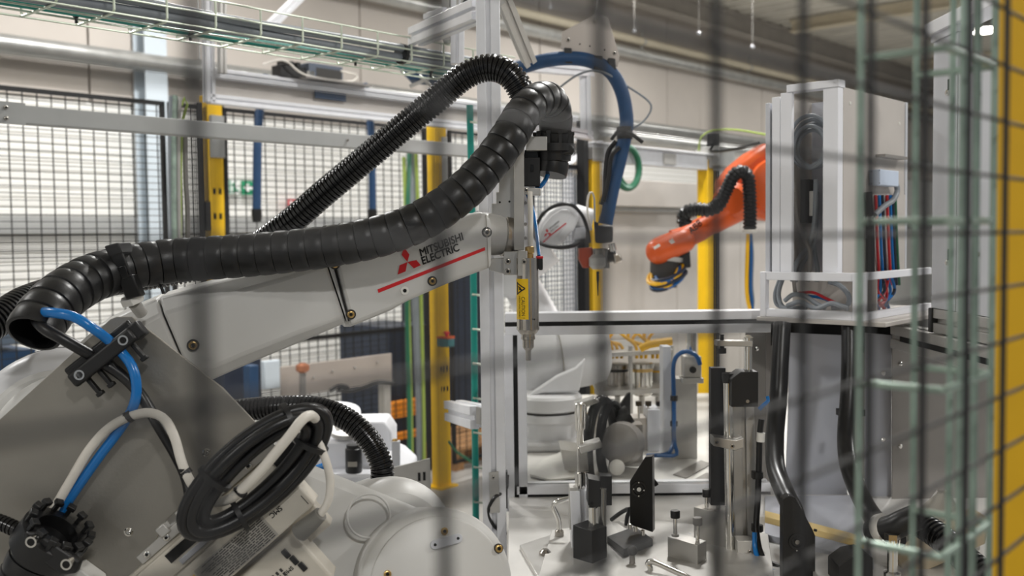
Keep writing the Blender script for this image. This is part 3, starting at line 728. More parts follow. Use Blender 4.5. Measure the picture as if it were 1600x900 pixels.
# window slot on the stepped body
su, sv = 0.052, 0.026
build('slot_window', MB().cbox(von(su-0.01, sv-0.006, 0.0305), VU*0.055, VV*0.012, PN*0.001), dark_gap, val, False)
build('slot_lever', MB().cbox(von(su-0.004, sv+0.006, 0.0305), VU*0.05, VV*0.007, PN*0.003), sheet_grey, val, bevel=0.001)
# grey label with lines of print on the cover
lu, lv = 0.082, 0.0655
lab = build('label', MB().cbox(von(lu, lv, 0.0453), VU*0.100, VV*0.033, PN*0.0004), label_grey, val, False)
pr = MB(); random.seed(3)
for i in range(12):
    v_ = lv-0.014+0.0026*i; u_ = lu+0.047; end = lu-0.040+random.random()*0.02
    while u_ > end:
        w = 0.003+random.random()*0.008
        pr.cbox(von(u_-w/2, v_, 0.0457), VU*w, VV*0.0013, PN*0.0002); u_ -= w+0.0014
build('small_print', pr, print_dark, lab, False, kind='stuff')
text('lettering', 'SMC', von(lu+0.073, lv-0.008, 0.0457), -VU, VV, 0.016, print_black, val, bold=0.02)
tri = MB()
for k in (0, 1): 
    o = von(lu-0.052, lv-0.014+0.016*k, 0.046); tri.prism([o, o+VV*0.015, o+VV*0.0075-VU*0.013], PN*0.0003)
build('warning_triangles', tri, label_yellow, lab, False)
# second, lower block with three black buttons
u1, v1 = 0.143, 0.092; u0, v0 = u1, v1
low = build('terminal_block', vbox(-60*mm, max(u0, u1), v0, v0+0.075, -0.01, 0.035), valve_cream, val, bevel=0.004, bseg=3)
for x, y in ((447, 865), (460, 875), (473, 885)):
    a_, b_ = vuv(x, y, 0.035); build('button', MB().cbox(von(a_, b_, 0.036), VU*0.0065, VV*0.0115, PN*0.003), black_plastic, low, bevel=0.0008)
a_, b_ = vuv(455, 884, 0.035); text('lettering', 'SMC', von(a_, b_, 0.0354), -VU, VV, 0.013, print_black, low, bold=0.02)
pr = MB()
for i in range(5):
    for j in range(3): pr.cbox(von(a_-0.012-0.006*i, b_-0.004+0.006*j, 0.0354), VU*0.003, VV*0.0045, PN*0.0002)
build('small_print', pr, print_dark, low, False, kind='stuff')
# notch line and black connector at the upper end
build('connector', MB().obox(von(0.18, 0.004, 0.006), VU*0.034, VV*0.026, PN*0.03).obox(von(0.19, 0.026, 0.01), VU*0.022, VV*0.016, PN*0.02), black_plastic, val, bevel=0.001)
build('latch_mark', MB().cbox(von(0.181, 0.072, 0.0452), VU*0.0008, VV*0.013, PN*0.0004), print_dark, body, False)
g0 = P(478, 822, 1.13)
build('cable_gland', MB().cyl(P(501, 803, 1.14), P(468, 832, 1.15), 0.0085, 0.0115), mat('gland_grey', (112, 110, 104), 0.5), val)
solo('white_cable', 'thin white printed cable entering the valve manifold end', 'cable', cable([(488, 660, 1.15), (498, 690, 1.14), (510, 722, 1.135), (516, 752, 1.135), (513, 782, 1.138), (500, 805, 1.142)], 0.0048, 10), cable_white)
# black cable coil lying over the manifold
cc = P(402, 736, 1.12)
cu_ = (P(500, 640, 1.125)-P(300, 826, 1.085)); 
U1 = cu_.normalized(); V1 = (VV - U1*VV.dot(U1)).normalized()
V1 = (V1*0.86-PN*0.5).normalized()
coil = thing('cable_coil', 'coil of black cable tied up over the valve manifold', 'cable coil', P(330, 830, 1.1))
rm = cu_.length*0.5*0.90
for k, (dr, dh, tilt) in enumerate(((0, 0, 0), (0.012, 0.004, 0.1), (-0.011, 0.006, -0.06), (0.003, 0.013, 0.05), (0.011, -0.010, 0.12))):
    loop = []
    for i in range(48):
        a = 2*math.pi*i/48
        loop.append(cc+U1*(rm+dr)*math.cos(a)+V1*(rm*0.40+dr)*math.sin(a)+PN*(dh+0.004*math.sin(2*a+k))+V1*tilt*0.02*math.cos(a))
    build('cable_turn', MB().tube(loop, 0.0068, 10, True), cable_black, coil)
for a in (0.75, 2.2, 4.3, 5.6):
    p = cc+U1*rm*math.cos(a)+V1*rm*0.40*math.sin(a); tg = (-U1*rm*math.sin(a)+V1*rm*0.40*math.cos(a)).normalized()
    build('tie', MB().lathe(p-tg*0.003+PN*0.003, tg, [(0, 0.021), (0.006, 0.021)], 16), black_plastic, coil)
# ================================================================ SCREWDRIVING TOOL ON THE WRIST
tool = thing('screwdriving_tool', 'steel screwdriving spindle with yellow caution label on the robot wrist', 'tool', P(824, 565, 1.53))
TD = 1.53
build('carrier_plate', MB().prism([P(x, y, 1.575) for x, y in [(779, 205), (805, 205), (805, 390), (768, 390), (768, 318), (775, 318), (775, 300), (779, 300)]], Y*0.012), alu_block, tool, bevel=0.0008)
for x, y in ((781, 316), (796, 315)): build('dowel_hole', MB().lathe(P(x, y, 1.5748), -Y, [(0, 0.0017), (0.0004, 0.0017)], 10), dark_gap, tool)
build('side_bar', MB().prism([P(x, y, 1.555) for x, y in [(803, 200), (819, 200), (819, 391), (803, 391)]], Y*0.05), alu_dull, tool, bevel=0.0008)
build('hole_strip', MB().prism([P(x, y, 1.60) for x, y in [(818, 300), (830, 300), (830, 395), (818, 395)]], Y*0.006), white_paint, tool, bevel=0.0006)
for y in (317, 350, 372): build('strip_screw', MB().lathe(P(821, y, 1.599), -Y, [(0, 0.0026), (0.0015, 0.0026)], 12), tool_steel, tool)
# clamp block under the flange
build('clamp_block', MB().prism([P(x, y, 1.535) for x, y in [(787, 393), (810, 393), (810, 430), (787, 430)]], Y*0.05), alu_block, tool, bevel=0.0008)
build('clamp_arm', MB().prism([P(x, y, 1.55) for x, y in [(764, 405), (788, 403), (788, 428), (764, 422)]], Y*0.04), alu_block, tool, bevel=0.0008)
for y in (408.5, 424): screw(P(793.5, y, 1.5345), -Y, 0.0045, tool, tool_steel)
build('spindle_clamp', MB().prism([P(x, y, 1.515) for x, y in [(809, 392), (824, 392), (824, 431), (809, 431)]], Y*0.05), alu_dull, tool, bevel=0.0008)
screw(P(819, 409, 1.5145), -Y, 0.004, tool, tool_steel)
# spindle body
R_ = px(17.3, TD); ctr = P(824.5, 470, TD)
zt = P(824, 403, TD).z; zb = P(824, 513, TD).z
def tz_(y): return P(824, y, TD).z
ctr.z = 0
body = build('spindle_body', MB().lathe(ctr+Z*zb, Z, [(0, R_), (tz_(434)-zb, R_), (tz_(433)-zb, R_*0.985), (zt-zb, R_*0.985)], 48), tool_steel, tool)
build('collar', MB().lathe(ctr, Z, [(tz_(527), R_*0.6), (tz_(522), R_*0.62), (tz_(521.5), R_*0.74), (tz_(515), R_*1.0), (tz_(514.5), R_*1.04), (tz_(511), R_*1.04)], 48), tool_steel, tool)
build('nozzle', MB().lathe(ctr, Z, [(tz_(547), R_*0.3), (tz_(543), R_*0.5), (tz_(531), R_*0.52), (tz_(530), R_*0.64), (tz_(526), R_*0.64)], 32), tool_steel, tool)
build('bit', MB().lathe(ctr, Z, [(tz_(563), R_*0.24), (tz_(545), R_*0.26)], 8), tool_steel, tool)
build('air_fitting', MB().lathe(ctr+X*px(4, TD), Z, [(tz_(403), px(6, TD)), (tz_(396), px(6, TD)), (tz_(395), px(7.5, TD)), (tz_(386), px(7.5, TD)), (tz_(385), px(5, TD))], 12), brass, tool)
# curved yellow label on the left of the spindle; angle measured from straight left round to the viewer
def onspin(a, z, e): return Vector((ctr.x-math.cos(a)*(R_+e), ctr.y-math.sin(a)*(R_+e), z))
lz0, lz1 = tz_(498), tz_(435)
mb = MB(); vs = []; fs = []
for k in range(17):
    a = -0.35+(1.62+0.35)*k/16; vs += [onspin(a, lz0, 0.0003), onspin(a, lz1, 0.0003)]
for k in range(16): fs.append((2*k, 2*k+2, 2*k+3, 2*k+1))
lab = build('caution_label', mb.add(vs, fs), label_yellow, tool)
def strip(pts_, name, m):          # pts in (angle, z) on the label
    mb = MB()
    for q in pts_:                 # four corners a0 b0 b1 a1, cut into narrow pieces that follow the curve
        for i in range(8):
            def lp(p, r, t): return (p[0]+(r[0]-p[0])*t, p[1]+(r[1]-p[1])*t)
            mb.add([onspin(*lp(q[0], q[1], i/8), 0.0006), onspin(*lp(q[0], q[1], (i+1)/8), 0.0006), onspin(*lp(q[3], q[2], (i+1)/8), 0.0006), onspin(*lp(q[3], q[2], i/8), 0.0006)], [(0, 1, 2, 3)])
    return build(name, mb, m, lab, False)
zc = (lz1-tz_(448))
def LZ(y): return tz_(y)
def tri_line(a0, y0, a1, y1, w=0.06, wz=0.0011):
    return [(a0, LZ(y0)-wz), (a1, LZ(y1)-wz), (a1, LZ(y1)+wz), (a0, LZ(y0)+wz)]
strip([tri_line(0.45, 441, 1.35, 450), tri_line(0.45, 459, 1.35, 450), [(0.38, LZ(440)), (0.56, LZ(440)), (0.56, LZ(460)), (0.38, LZ(460))],
       [(0.62, LZ(446)), (0.95, LZ(449)), (0.95, LZ(451)), (0.62, LZ(448))], [(0.7, LZ(449.5)), (1.08, LZ(451.5)), (1.05, LZ(454)), (0.7, LZ(451.5))]], 'warning_triangle', print_black)
def capmap(s_, a_start, y_start, y_end, ah):
    return lambda u, w: onspin(a_start-ah_*0 + (w), LZ(y_start)-u, 0.0006)
def cyl_text(s_, ybeg, yend, ang0, arc):
    wd_ = LZ(ybeg)-LZ(yend)
    text('lettering', s_, None, X, Z, wd_, print_black, lab, bold=0.004, height=arc, mapf=lambda u, w: onspin(ang0+w, LZ(ybeg)-u, 0.0006))
cyl_text('CAUTION !', 463, 496, 0.98, 0.34)
cyl_text('HIGH VOLTAGE !', 462, 496, 0.68, 0.17)
build('vent_hole', MB().lathe(P(835, 499, 1.513), -Y, [(0, 0.0013), (0.0004, 0.0013)], 10), dark_gap, tool)
# tubes and fittings round the spindle
build('push_fitting', MB().cbox(P(843, 402, 1.53), X*0.011, Y*0.011, Z*0.004), red_cable, tool, bevel=0.001)
build('elbow_fitting', MB().cbox(P(844, 412, 1.53), X*0.008, Y*0.009, Z*0.016).cyl(P(845, 418, 1.53), P(845, 422, 1.53), 0.003), black_plastic, tool, bevel=0.001)
solo('white_cable', 'white cable dropping into the top of the spindle', 'cable', cable([(828, 300, 1.56), (829, 330, 1.552), (829, 360, 1.54), (829, 387, 1.532)], 0.0042, 10), cable_white)
solo('blue_air_tube', 'thin blue air tube beside the spindle cable', 'tube', cable([(824, 303, 1.58), (833, 330, 1.575), (838, 360, 1.56), (842, 400, 1.532)], 0.0028, 8), blue_tube)
solo('blue_air_tube', 'short blue air tube looping below the hose end', 'tube', cable([(858, 266, 1.585), (853, 280, 1.585), (845, 291, 1.585), (838, 294, 1.59)], 0.0036, 8), blue_tube)
# connector stack and hose holder above the tool
ch = thing('cable_connector', 'black plug connector above the spindle under the hose end', 'connector', P(830, 300, 1.57))
build('plug_body', MB().prism([P(x, y, 1.565) for x, y in [(818, 246), (844, 246), (844, 291), (818, 291)]], Y*0.022), black_plastic, ch, bevel=0.001)
build('plug_latch', MB().prism([P(x, y, 1.563) for x, y in [(829, 257), (834, 257), (834, 268), (829, 268)]], Y*0.004), black_gloss, ch, bevel=0.0004)
build('plug_cap', MB().prism([P(x, y, 1.568) for x, y in [(820, 234), (840, 234), (842, 247), (818, 247)]], Y*0.018), black_gloss, ch, bevel=0.001)
build('support_bar', MB().prism([P(x, y, 1.56) for x, y in [(816, 292), (845, 294), (845, 305), (816, 303)]], Y*0.03), alu_block, ch, bevel=0.001)
screw(P(822, 297, 1.5595), -Y, 0.0034, ch, tool_steel)
hd = thing('hose_holder', 'black hose holder ring with silver block at the hose end', 'clamp', P(862, 250, 1.59))
build('block', MB().prism([P(x, y, 1.55) for x, y in [(822, 213), (855, 213), (855, 235), (822, 235)]], Y*0.03), alu_block, hd, bevel=0.001)
hc = P(865, 232, 1.585)
build('collar', MB().lathe(hc-Z*0.006, Z, [(-0.014, 0.027), (0.0, 0.028), (0.0, 0.034), (0.012, 0.034), (0.012, 0.0275)], 28), black_plastic, hd)
build('flange_ear', MB().prism([P(x, y, 1.56) for x, y in [(868, 227), (893, 226), (898, 231), (896, 241), (868, 243)]], Y*0.03), black_plastic, hd, bevel=0.003)
for k in range(10):
    a = 2*math.pi*k/10; q = hc+Vector((math.cos(a), math.sin(a), 0))*0.0295+Z*0.014
    build('tooth', MB().cbox(q, X*0.005, Y*0.005, Z*0.018).cbox(q+Z*0.009, X*0.007, Y*0.007, Z*0.005), black_plastic, hd)

# ================================================================ ALUMINIUM MACHINE FRAME
PD = 1.92
pc = P(768, 430, PD); w = 0.045
post = thing('machine_post', 'tall white aluminium profile post in the middle of the picture', 'post', (pc.x, pc.y, 0))
build('profile', MB().alu((pc.x, pc.y, 0), (pc.x, pc.y, 3.0), w, Y), alu_m, post, bevel=0.0012)
build('foot', MB().cbox((pc.x, pc.y, 0.02), X*0.09, Y*0.09, Z*0.04), black_plastic, post)
# angle plate with bolts low on the post
build('angle_plate', MB().prism([P(x, y, PD-0.024) for x, y in [(764, 738), (779, 736), (781, 800), (766, 802)]], -Y*0.003), alu_dull, post, bevel=0.0006)
for y in (746, 780): screw(P(771, y, PD-0.028), -Y, 0.004, post, tool_steel)
build('post_bracket', MB().prism([P(x, y, PD+0.03) for x, y in [(781, 735), (793, 738), (793, 795), (781, 790)]], Y*0.02), black_metal, post)
stub = thing('profile_arm', 'short aluminium profile arm left of the tall post', 'profile', P(735, 660, PD))
a_, b_ = P(709, 641, 2.25), P(752, 652, PD+0.02)
build('profile', MB().alu(a_, b_, 0.045, Z), alu_m, stub, bevel=0.001)
build('side_gusset', MB().prism([P(x, y, PD-0.01) for x, y in [(744, 636), (760, 640), (760, 666), (744, 662)]], Y*0.01), alu_dull, stub)
cab_ = cable([(793, 742, PD), (790, 765, PD-0.01), (772, 778, PD-0.03), (763, 800, PD-0.02), (772, 822, PD-0.02), (790, 834, PD)], 0.0035)
solo('black_cable', 'thin black cable hanging at the foot of the tall post', 'cable', cab_, cable_black)
# upper braces at the top of the post
upf = thing('brace_frame', 'aluminium profile brace frame meeting the top of the tall post', 'frame', P(720, 60, 2.2))
build('brace', MB().alu(P(650, 58, 2.35), P(752, 15, 1.97), 0.04, Z), alu_m, upf, bevel=0.001)
build('brace', MB().alu(P(670, 33, 2.45), P(700, 22, 2.35), 0.03, Z), alu_m, upf, bevel=0.001)
build('upright', MB().alu(P(707, 66, 2.4), P(703, -60, 2.4), 0.045, Y), alu_dull, upf, bevel=0.001)
build('upright', MB().alu(P(714, 66, 2.3)-Z*0.05, P(716, -60, 2.3), 0.03, Y), alu_m, upf, bevel=0.001)
build('pulley', MB().lathe(P(728, 5, 2.3), -Y, [(0, 0.026), (0.012, 0.026), (0.012, 0.012), (0.016, 0.011)], 24), alu_dull, upf)
build('pulley_hub', MB().lathe(P(728, 5, 2.28), -Y, [(0, 0.008), (0.004, 0.008)], 12), black_metal, upf)
build('brace', MB().alu(P(785, -5, 1.95), P(826, 95, 2.2), 0.028, Y), alu_dull, upf, bevel=0.001)
# window frame across the view, with black seal and clear pane
WD = 2.05
win = thing('window_frame', 'white aluminium window frame of the rear station right of the post', 'frame', P(800, 785, WD))
hw = 0.045
pL = P(806, 503, WD); pR = P(1195, 503, WD); zT = (pL.z+pR.z)/2
zT = P(1000, 503, WD).z; zB = P(1000, 770, WD).z
xl, xr = P(806, 640, WD).x, P(1200, 640, WD).x
def fr_(name, p0, p1, seal_dir):
    o = build(name, MB().alu(p0, p1, hw, Y), alu_m, win, bevel=0.001)
    d = (Vector(p1)-Vector(p0)); s = d.normalized().cross(Y).normalized()
    build('seal', MB().cbox((Vector(p0)+Vector(p1))/2-Y*(hw/2-0.006), d, s*hw*0.2, Y*0.010), dark_gap, o, False)
fr_('top_rail', (xl-0.02, WD, zT), (xr, WD, zT), 0)
fr_('bottom_rail', (xl+0.0, WD, zB), (xr, WD, zB), 0)
fr_('stile', (xl, WD, zB-0.03), (xl, WD, zT-hw/2), 0)
pane = bpy.data.materials.new('clear_pane'); pane.use_nodes = True
nt = pane.node_tree; nt.nodes.remove(nt.nodes['Principled BSDF'])
tr_ = nt.nodes.new('ShaderNodeBsdfTransparent'); gl_ = nt.nodes.new('ShaderNodeBsdfGlossy'); mx = nt.nodes.new('ShaderNodeMixShader'); lw = nt.nodes.new('ShaderNodeLayerWeight')
gl_.inputs['Roughness'].default_value = 0.03; lw.inputs['Blend'].default_value = 0.25; tr_.inputs['Color'].default_value = (0.93, 0.93, 0.92, 1)
nt.links.new(lw.outputs['Fresnel'], mx.inputs[0]); nt.links.new(tr_.outputs[0], mx.inputs[1]); nt.links.new(gl_.outputs[0], mx.inputs[2]); nt.links.new(mx.outputs[0], nt.nodes['Material Output'].inputs[0])
build('pane', MB().obox((xl+hw/2-0.005, WD-0.002, zB+hw/2-0.005), X*(xr-xl-hw/2), Y*0.004, Z*(zT-zB-hw+0.01)), pane, win, False)
# table sheet: one continuous machine bed
TZ = 0.965
bed_m = mat('machine_bed', (214, 212, 208), 0.4, 0.2, 0.06, 6)
bed = thing('machine_bed', 'light grey machine bed plate carrying the fixtures', 'machine bed', (0.6, 2.3, 0))
build('top_plate', MB().obox((P(795, 800, 1.9).x, 1.45, TZ-0.02), X*1.25, Y*1.9, Z*0.02), bed_m, bed, False)
build('cabinet', MB().obox((P(795, 800, 1.9).x+0.06, 1.52, 0.05), X*1.13, Y*1.76, Z*(TZ-0.07)), sheet_grey, bed, False)
for x_, y_ in ((0.12, 1.6), (1.1, 1.6), (0.12, 3.2), (1.1, 3.2)): build('foot', MB().cyl((x_, y_, 0), (x_, y_, 0.05), 0.03), black_plastic, bed)

# teal cable ladder hanging behind the post
ld = thing('wire_cable_tray', 'vertical wire tray with teal hose behind the tall post', 'cable tray', P(745, 800, 2.5))
for x in (742, 758): build('long_wire', MB().cyl(P(x, 850, 2.5)-Z*0.0, P(x-7, 165, 2.5), 0.003, seg=6), zinc_pale, ld)
for y in range(190, 850, 54):
    q0, q1 = P(735+(y-190)*0.01, y, 2.46), P(757+(y-190)*0.01, y+3, 2.5)
    build('cross_wire', MB().tube([q0+Y*0.05, q0, q1, q1+Y*0.05], 0.003, 6), zinc_pale, ld)
build('wall_bracket', MB().cyl(P(757, 610, 2.5), P(768, 606, PD+0.02), 0.006, seg=8), alu_dull, ld)
solo('green_hose', 'teal green hose running up the vertical tray by the post', 'hose', cable([(744, 850, 2.475), (742, 650, 2.475), (740, 450, 2.475), (737, 300, 2.475), (734, 165, 2.475)], 0.0085, 10, 0.03), teal_hose)
# ================================================================ PORTAL FRAME BEHIND THE RAIL (upper left)
QY = 3.7
def qa(x, y, d=0.0): return PX(x, y, a0(QY)-B*d, B)
por = thing('portal_frame', 'aluminium profile portal with two long beams above the mesh fence', 'frame', qa(540, 200))
q1, q2 = qa(325, 114), qa(325, 154)
Lp = (qa(900, 200)-q1).dot(A)
build('beam', MB().alu(q1, q1+A*Lp, 0.042, Z), alu_m, por, bevel=0.001)
build('beam', MB().alu(q2, q2+A*Lp, 0.042, Z), alu_m, por, bevel=0.001)
build('beam_plate', MB().obox(q2+Z*0.021+B*0.012, A*Lp, B*0.004, Z*(q1.z-q2.z-0.042)), panel_warm, por, False)
build('upright', MB().alu(qa(326, 160), qa(321, -260), 0.042, A), alu_m, por, bevel=0.001)
build('upright', MB().alu(qa(337, 118)-B*0.05, qa(336, -140)-B*0.05, 0.03, A), alu_dull, por, bevel=0.001)
build('brace', MB().alu(qa(418, 44), qa(478, -14), 0.04, A), alu_m, por, bevel=0.001)
build('leg', MB().alu(Vector((q2.x, q2.y, 0))+A*Lp*0.97, q2+A*Lp*0.97-Z*0.022, 0.045, A), alu_m, por, bevel=0.001)
def top_at(x): 
    p = qa(x, 120); return q1+A*((p-q1).dot(A))+Z*0.0215
ts = top_at(500)
r = thing('control_box', 'dark grey control box lying on the portal beam', 'box', ts)
build('housing', MB().obox(ts-A*0.10-B*0.05, A*0.2, B*0.1, Z*0.08), mat('box_slate', (84, 92, 106), 0.45), r, bevel=0.004)
build('front_recess', MB().obox(ts-A*0.06-B*0.0512, A*0.15, B*0.002, Z*0.06), print_dark, r, False)
build('base_tray', MB().obox(ts-A*0.14-B*0.08+Z*0.0, A*0.40, B*0.16, Z*0.008), sheet_dark, r)
ts2 = top_at(452)
r = thing('valve_cluster', 'black valve cluster with pale wires on the portal beam', 'valve', ts2)
build('block', MB().obox(ts2-A*0.07-B*0.03, A*0.14, B*0.07, Z*0.055), black_plastic, r, bevel=0.003)
for k in range(3): build('fin', MB().obox(ts2-A*0.05+A*0.035*k-B*0.035+Z*0.055, A*0.02, B*0.06, Z*0.02), black_plastic, r)
for k in range(2): build('nut', MB().lathe(ts2+A*(0.075+0.022*k)-B*0.03+Z*0.03, -B, [(0, 0.011), (0.02, 0.011)], 10), chrome, r)
pw = [ts2-A*0.14+Z*0.05, ts2-A*0.06-B*0.05+Z*0.07, ts2+A*0.05-B*0.06+Z*0.015, ts2+A*0.3-B*0.06+Z*0.012, ts2+A*0.36-B*0.05+Z*0.05, ts2+A*0.26-B*0.05+Z*0.06]
solo('pale_wire', 'pale wire looping round the control box on the portal', 'cable', MB().tube(catmull(pw, 0.01), 0.005, 8), cable_white)
solo('blue_hose', 'blue hose hanging behind the portal left of the control box', 'hose', MB().tube(catmull([qa(417, 118, -0.12), qa(409, 150, -0.12), qa(403, 210, -0.1), qa(401, 335, -0.1)], 0.02), 0.020, 12), blue_hose_m)
solo('blue_hose', 'blue hose hanging behind the portal right of the control box', 'hose', MB().tube(catmull([qa(568, 130, -0.12), qa(577, 175, -0.12), qa(581, 240, -0.1), qa(582, 335, -0.1)], 0.02), 0.019, 12), blue_hose_m)
solo('blue_plate', 'dark blue plate between the two portal beams', 'plate', MB().obox(qa(493, 152, 0.005), A*((qa(541, 152)-qa(493, 152)).dot(A)), B*0.008, Z*0.045), blue_paint, bevel=0.002)
for x, y, lb in ((401, 330, 'black end fitting on the left hanging blue hose'), (582, 330, 'black end fitting on the right hanging blue hose')):
    solo('hose_fitting', lb, 'fitting', MB().lathe(qa(x, y, -0.1)-Z*0.05, Z, [(0, 0.02), (0.03, 0.024), (0.06, 0.024)], 14), black_plastic)
r = thing('blue_box', 'dark blue flat box under the overhead tray beside the post', 'box', P(668, 125, 3.3))
build('housing', MB().prism([P(x, y, 3.3) for x, y in [(622, 106), (691, 112), (692, 128), (640, 124)]], Y*0.1), blue_paint, r, bevel=0.004)
build('bracket', MB().cyl(P(640, 135, 3.3), P(672, 122, 3.3), 0.006).cyl(P(655, 118, 3.3), P(682, 140, 3.3), 0.006), alu_dull, r)
# cable bundles running down by the yellow posts
def bundle(name, items, cat='cable', Y0=4.0):
    for lb, pts, rr, m in items:
        solo(name, lb, cat, MB().tube(catmull([PX(x, y, a0(Y0)-B*d, B) for x, y, d in pts], 0.04), rr, 8), m)
bundle('hanging_cable', [
    ('pale grey cable hanging left of the thin black upright', [(268, 150, .1), (266, 210, .1), (267, 300, .1), (270, 420, .1)], 0.013, cable_grey),
    ('second pale grey cable hanging beside the mesh strip', [(274, 149, .12), (272, 220, .12), (272, 320, .12), (274, 420, .12)], 0.012, zinc_green),
    ('light grey cable at the top of the left cable bundle', [(281, 152, .1), (279, 220, .1), (279, 300, .1), (281, 420, .1)], 0.011, alu_dull),
    ('green cable hanging in the left cable bundle', [(277, 165, .06), (276, 250, .06), (276, 330, .06), (277, 420, .06)], 0.012, green_cable),
    ('yellow-green earth cable looped at the top of the left bundle', [(284, 165, .1), (291, 152, .1), (294, 165, .1), (286, 190, .1), (283, 260, .1), (282, 420, .1)], 0.007, lime_cable),
    ('slate grey conduit hanging left of the first yellow post', [(290, 200, .1), (291, 280, .1), (294, 330, .1), (294, 420, .1)], 0.012, sheet_dark),
    ('lime green cable hanging left of the second yellow post', [(631, 245, .1), (634, 330, .1), (637, 450, .1), (640, 560, .1), (643, 700, .1), (643, 745, .1)], 0.011, lime_cable),
    ('green cable hanging left of the second yellow post', [(640, 235, .1), (637, 330, .12), (636, 480, .1), (639, 620, .1), (640, 745, .1)], 0.013, green_cable),
    ('thick grey conduit hanging left of the second yellow post', [(643, 235, .06), (646, 340, .06), (650, 500, .06), (655, 640, .06), (656, 745, .06)], 0.02, cable_grey),
    ('lime green cable right of the thick grey conduit', [(650, 235, .1), (654, 340, .1), (658, 470, .1), (662, 640, .1), (663, 745, .1)], 0.01, lime_cable)])
# ---------------------------------------------------------------- things low behind the forearm
def abox(name, label, cat, x0, y0, x1, y1, Y0, th, m, bevel=0.004):
    p = PX(x0, y1, a0(Y0), B); q = PX(x1, y0, a0(Y0), B)
    return solo(name, label, cat, MB().obox(p, A*(q-p).dot(A), B*th, Z*(q.z-p.z)), m, bevel=bevel)
r = thing('machine_guard', 'beige grey machine guard panel low behind the forearm', 'panel', PX(530, 620, a0(3.3), B))
p = PX(440, 622, a0(3.3), B); q = PX(612, 552, a0(3.3), B)
gp = build('sheet', MB().obox(p, A*(q-p).dot(A), B*0.01, Z*(q.z-p.z)), mat('guard_sheet', (176, 166, 158), 0.45, 0.2, 0.04, 5), r, bevel=0.002)
for x, y in ((490, 590), (520, 580), (555, 574), (590, 566)): build('rivet', MB().lathe(PX(x, y, a0(3.3)-B*0.004, B), -B, [(0, 0.006), (0.003, 0.004)], 10), alu_dull, r)
build('leg', MB().obox(Vector((p.x, p.y, 0))+B*0.012, A*0.04, B*0.04, Z*p.z), alu_dull, r)
build('leg', MB().obox(Vector((q.x, q.y, 0))+B*0.012-A*0.04, A*0.04, B*0.04, Z*p.z), alu_dull, r)
solo('black_cable', 'black cable with a knot hanging on the beige guard panel', 'cable', MB().tube(catmull([PX(x, y, a0(3.25), B) for x, y in [(516, 610), (530, 603), (545, 606), (528, 609), (550, 610), (572, 603), (590, 597), (615, 598)]], 0.01), 0.008, 8), cable_black)
r = thing('copper_fitting', 'copper topped post standing before the beige guard panel', 'fitting', PX(473, 625, a0(3.2), B))
build('stem', MB().cyl(PX(473, 640, a0(3.2), B), PX(473, 580, a0(3.2), B), 0.014), sheet_dark, r)
build('head', MB().lathe(PX(473, 582, a0(3.2), B), Z, [(0, 0.016), (0.01, 0.028), (0.03, 0.028), (0.04, 0.012)], 16), mat('copper', (205, 140, 110), 0.35, 0.7), r)
abox('blue_machine', 'dark blue machine body glimpsed below the forearm', 'machine', 352, 560, 408, 650, 3.6, 0.3, navy)
abox('blue_column', 'blue upright bar glimpsed below the forearm', 'column', 392, 570, 404, 650, 3.4, 0.05, blue_paint)
abox('light_panel', 'pale blue panel edge glimpsed below the forearm', 'panel', 414, 562, 438, 610, 3.5, 0.03, pale)
# blue crates at the far left
abox('blue_crate', 'blue crate at the left edge behind the mesh fence', 'crate', -60, 545, 56, 640, 4.5, 0.5, blue_paint)
abox('grey_crate', 'slate grey crate on the blue crate at left edge', 'crate', -60, 512, 40, 545, 4.5, 0.4, mat('crate_slate', (96, 110, 126), 0.5))
# white housings in front of the far fence
wu_ = r = thing('white_unit', 'white machine unit with round opening behind the corrugated hose', 'machine', P(560, 740, 2.5))
build('upper_housing', MB().prism([P(x, y, 2.5) for x, y in [(520, 660), (600, 658), (612, 676), (612, 735), (548, 735), (530, 690)]], Y*0.12), white_paint, r, bevel=0.006)
build('lower_housing', MB().prism([P(x, y, 2.42) for x, y in [(480, 690), (545, 690), (620, 722), (640, 740), (640, 790), (480, 790)]], Y*0.2), white_paint, r, bevel=0.006)
build('ring', MB().lathe(P(545, 672, 2.46), Vector((0, -0.35, 1)), [(0, 0.05), (0.012, 0.05), (0.012, 0.034), (0.002, 0.033)], 28), alu_dull, r)
build('hatch', MB().lathe(P(525, 655, 2.7), Vector((0, -0.3, 1)), [(0, 0.07), (0.02, 0.068), (0.03, 0.05)], 28), white_paint, r)
r = thing('filter_can', 'black canister with small label on the white machine unit', 'canister', P(553, 740, 2.38))
zb_ = P(553, 738, 2.38)
build('can_shelf', MB().cbox(zb_-Z*0.004+Y*0.05, X*0.16, Y*0.14, Z*0.008), white_paint, wu_)
build('can', MB().lathe(zb_, Z, [(0, 0.018), (0.003, 0.02), (0.058, 0.02), (0.06, 0.017), (0.068, 0.017)], 24), black_plastic, r)
build('label', MB().cbox(zb_+Z*0.024-Y*0.0198, X*0.022, Y*0.002, Z*0.012), label_grey, r)
build('blue_plug', MB().cyl(P(494, 732, 2.36), P(512, 726, 2.36), 0.008), blue_tube, wu_)
for x_ in (495, 625): build('stand_leg', MB().alu((P(x_, 780, 2.5).x, 2.5, 0), (P(x_, 780, 2.5).x, 2.5, P(x_, 785, 2.5).z), 0.045, Y), alu_dull, wu_)
r = thing('fitting_post', 'white post with brass cap right of the corrugated hose', 'fitting', P(620, 735, 2.4))
build('stem', MB().prism([P(x, y, 2.4) for x, y in [(612, 690), (624, 690), (624, 738), (612, 738)]], Y*0.02), panel_grey, r, bevel=0.001)
build('cap', MB().lathe(P(617, 692, 2.41), Z, [(0, 0.008), (0.006, 0.008), (0.01, 0.005)], 14), brass, r)
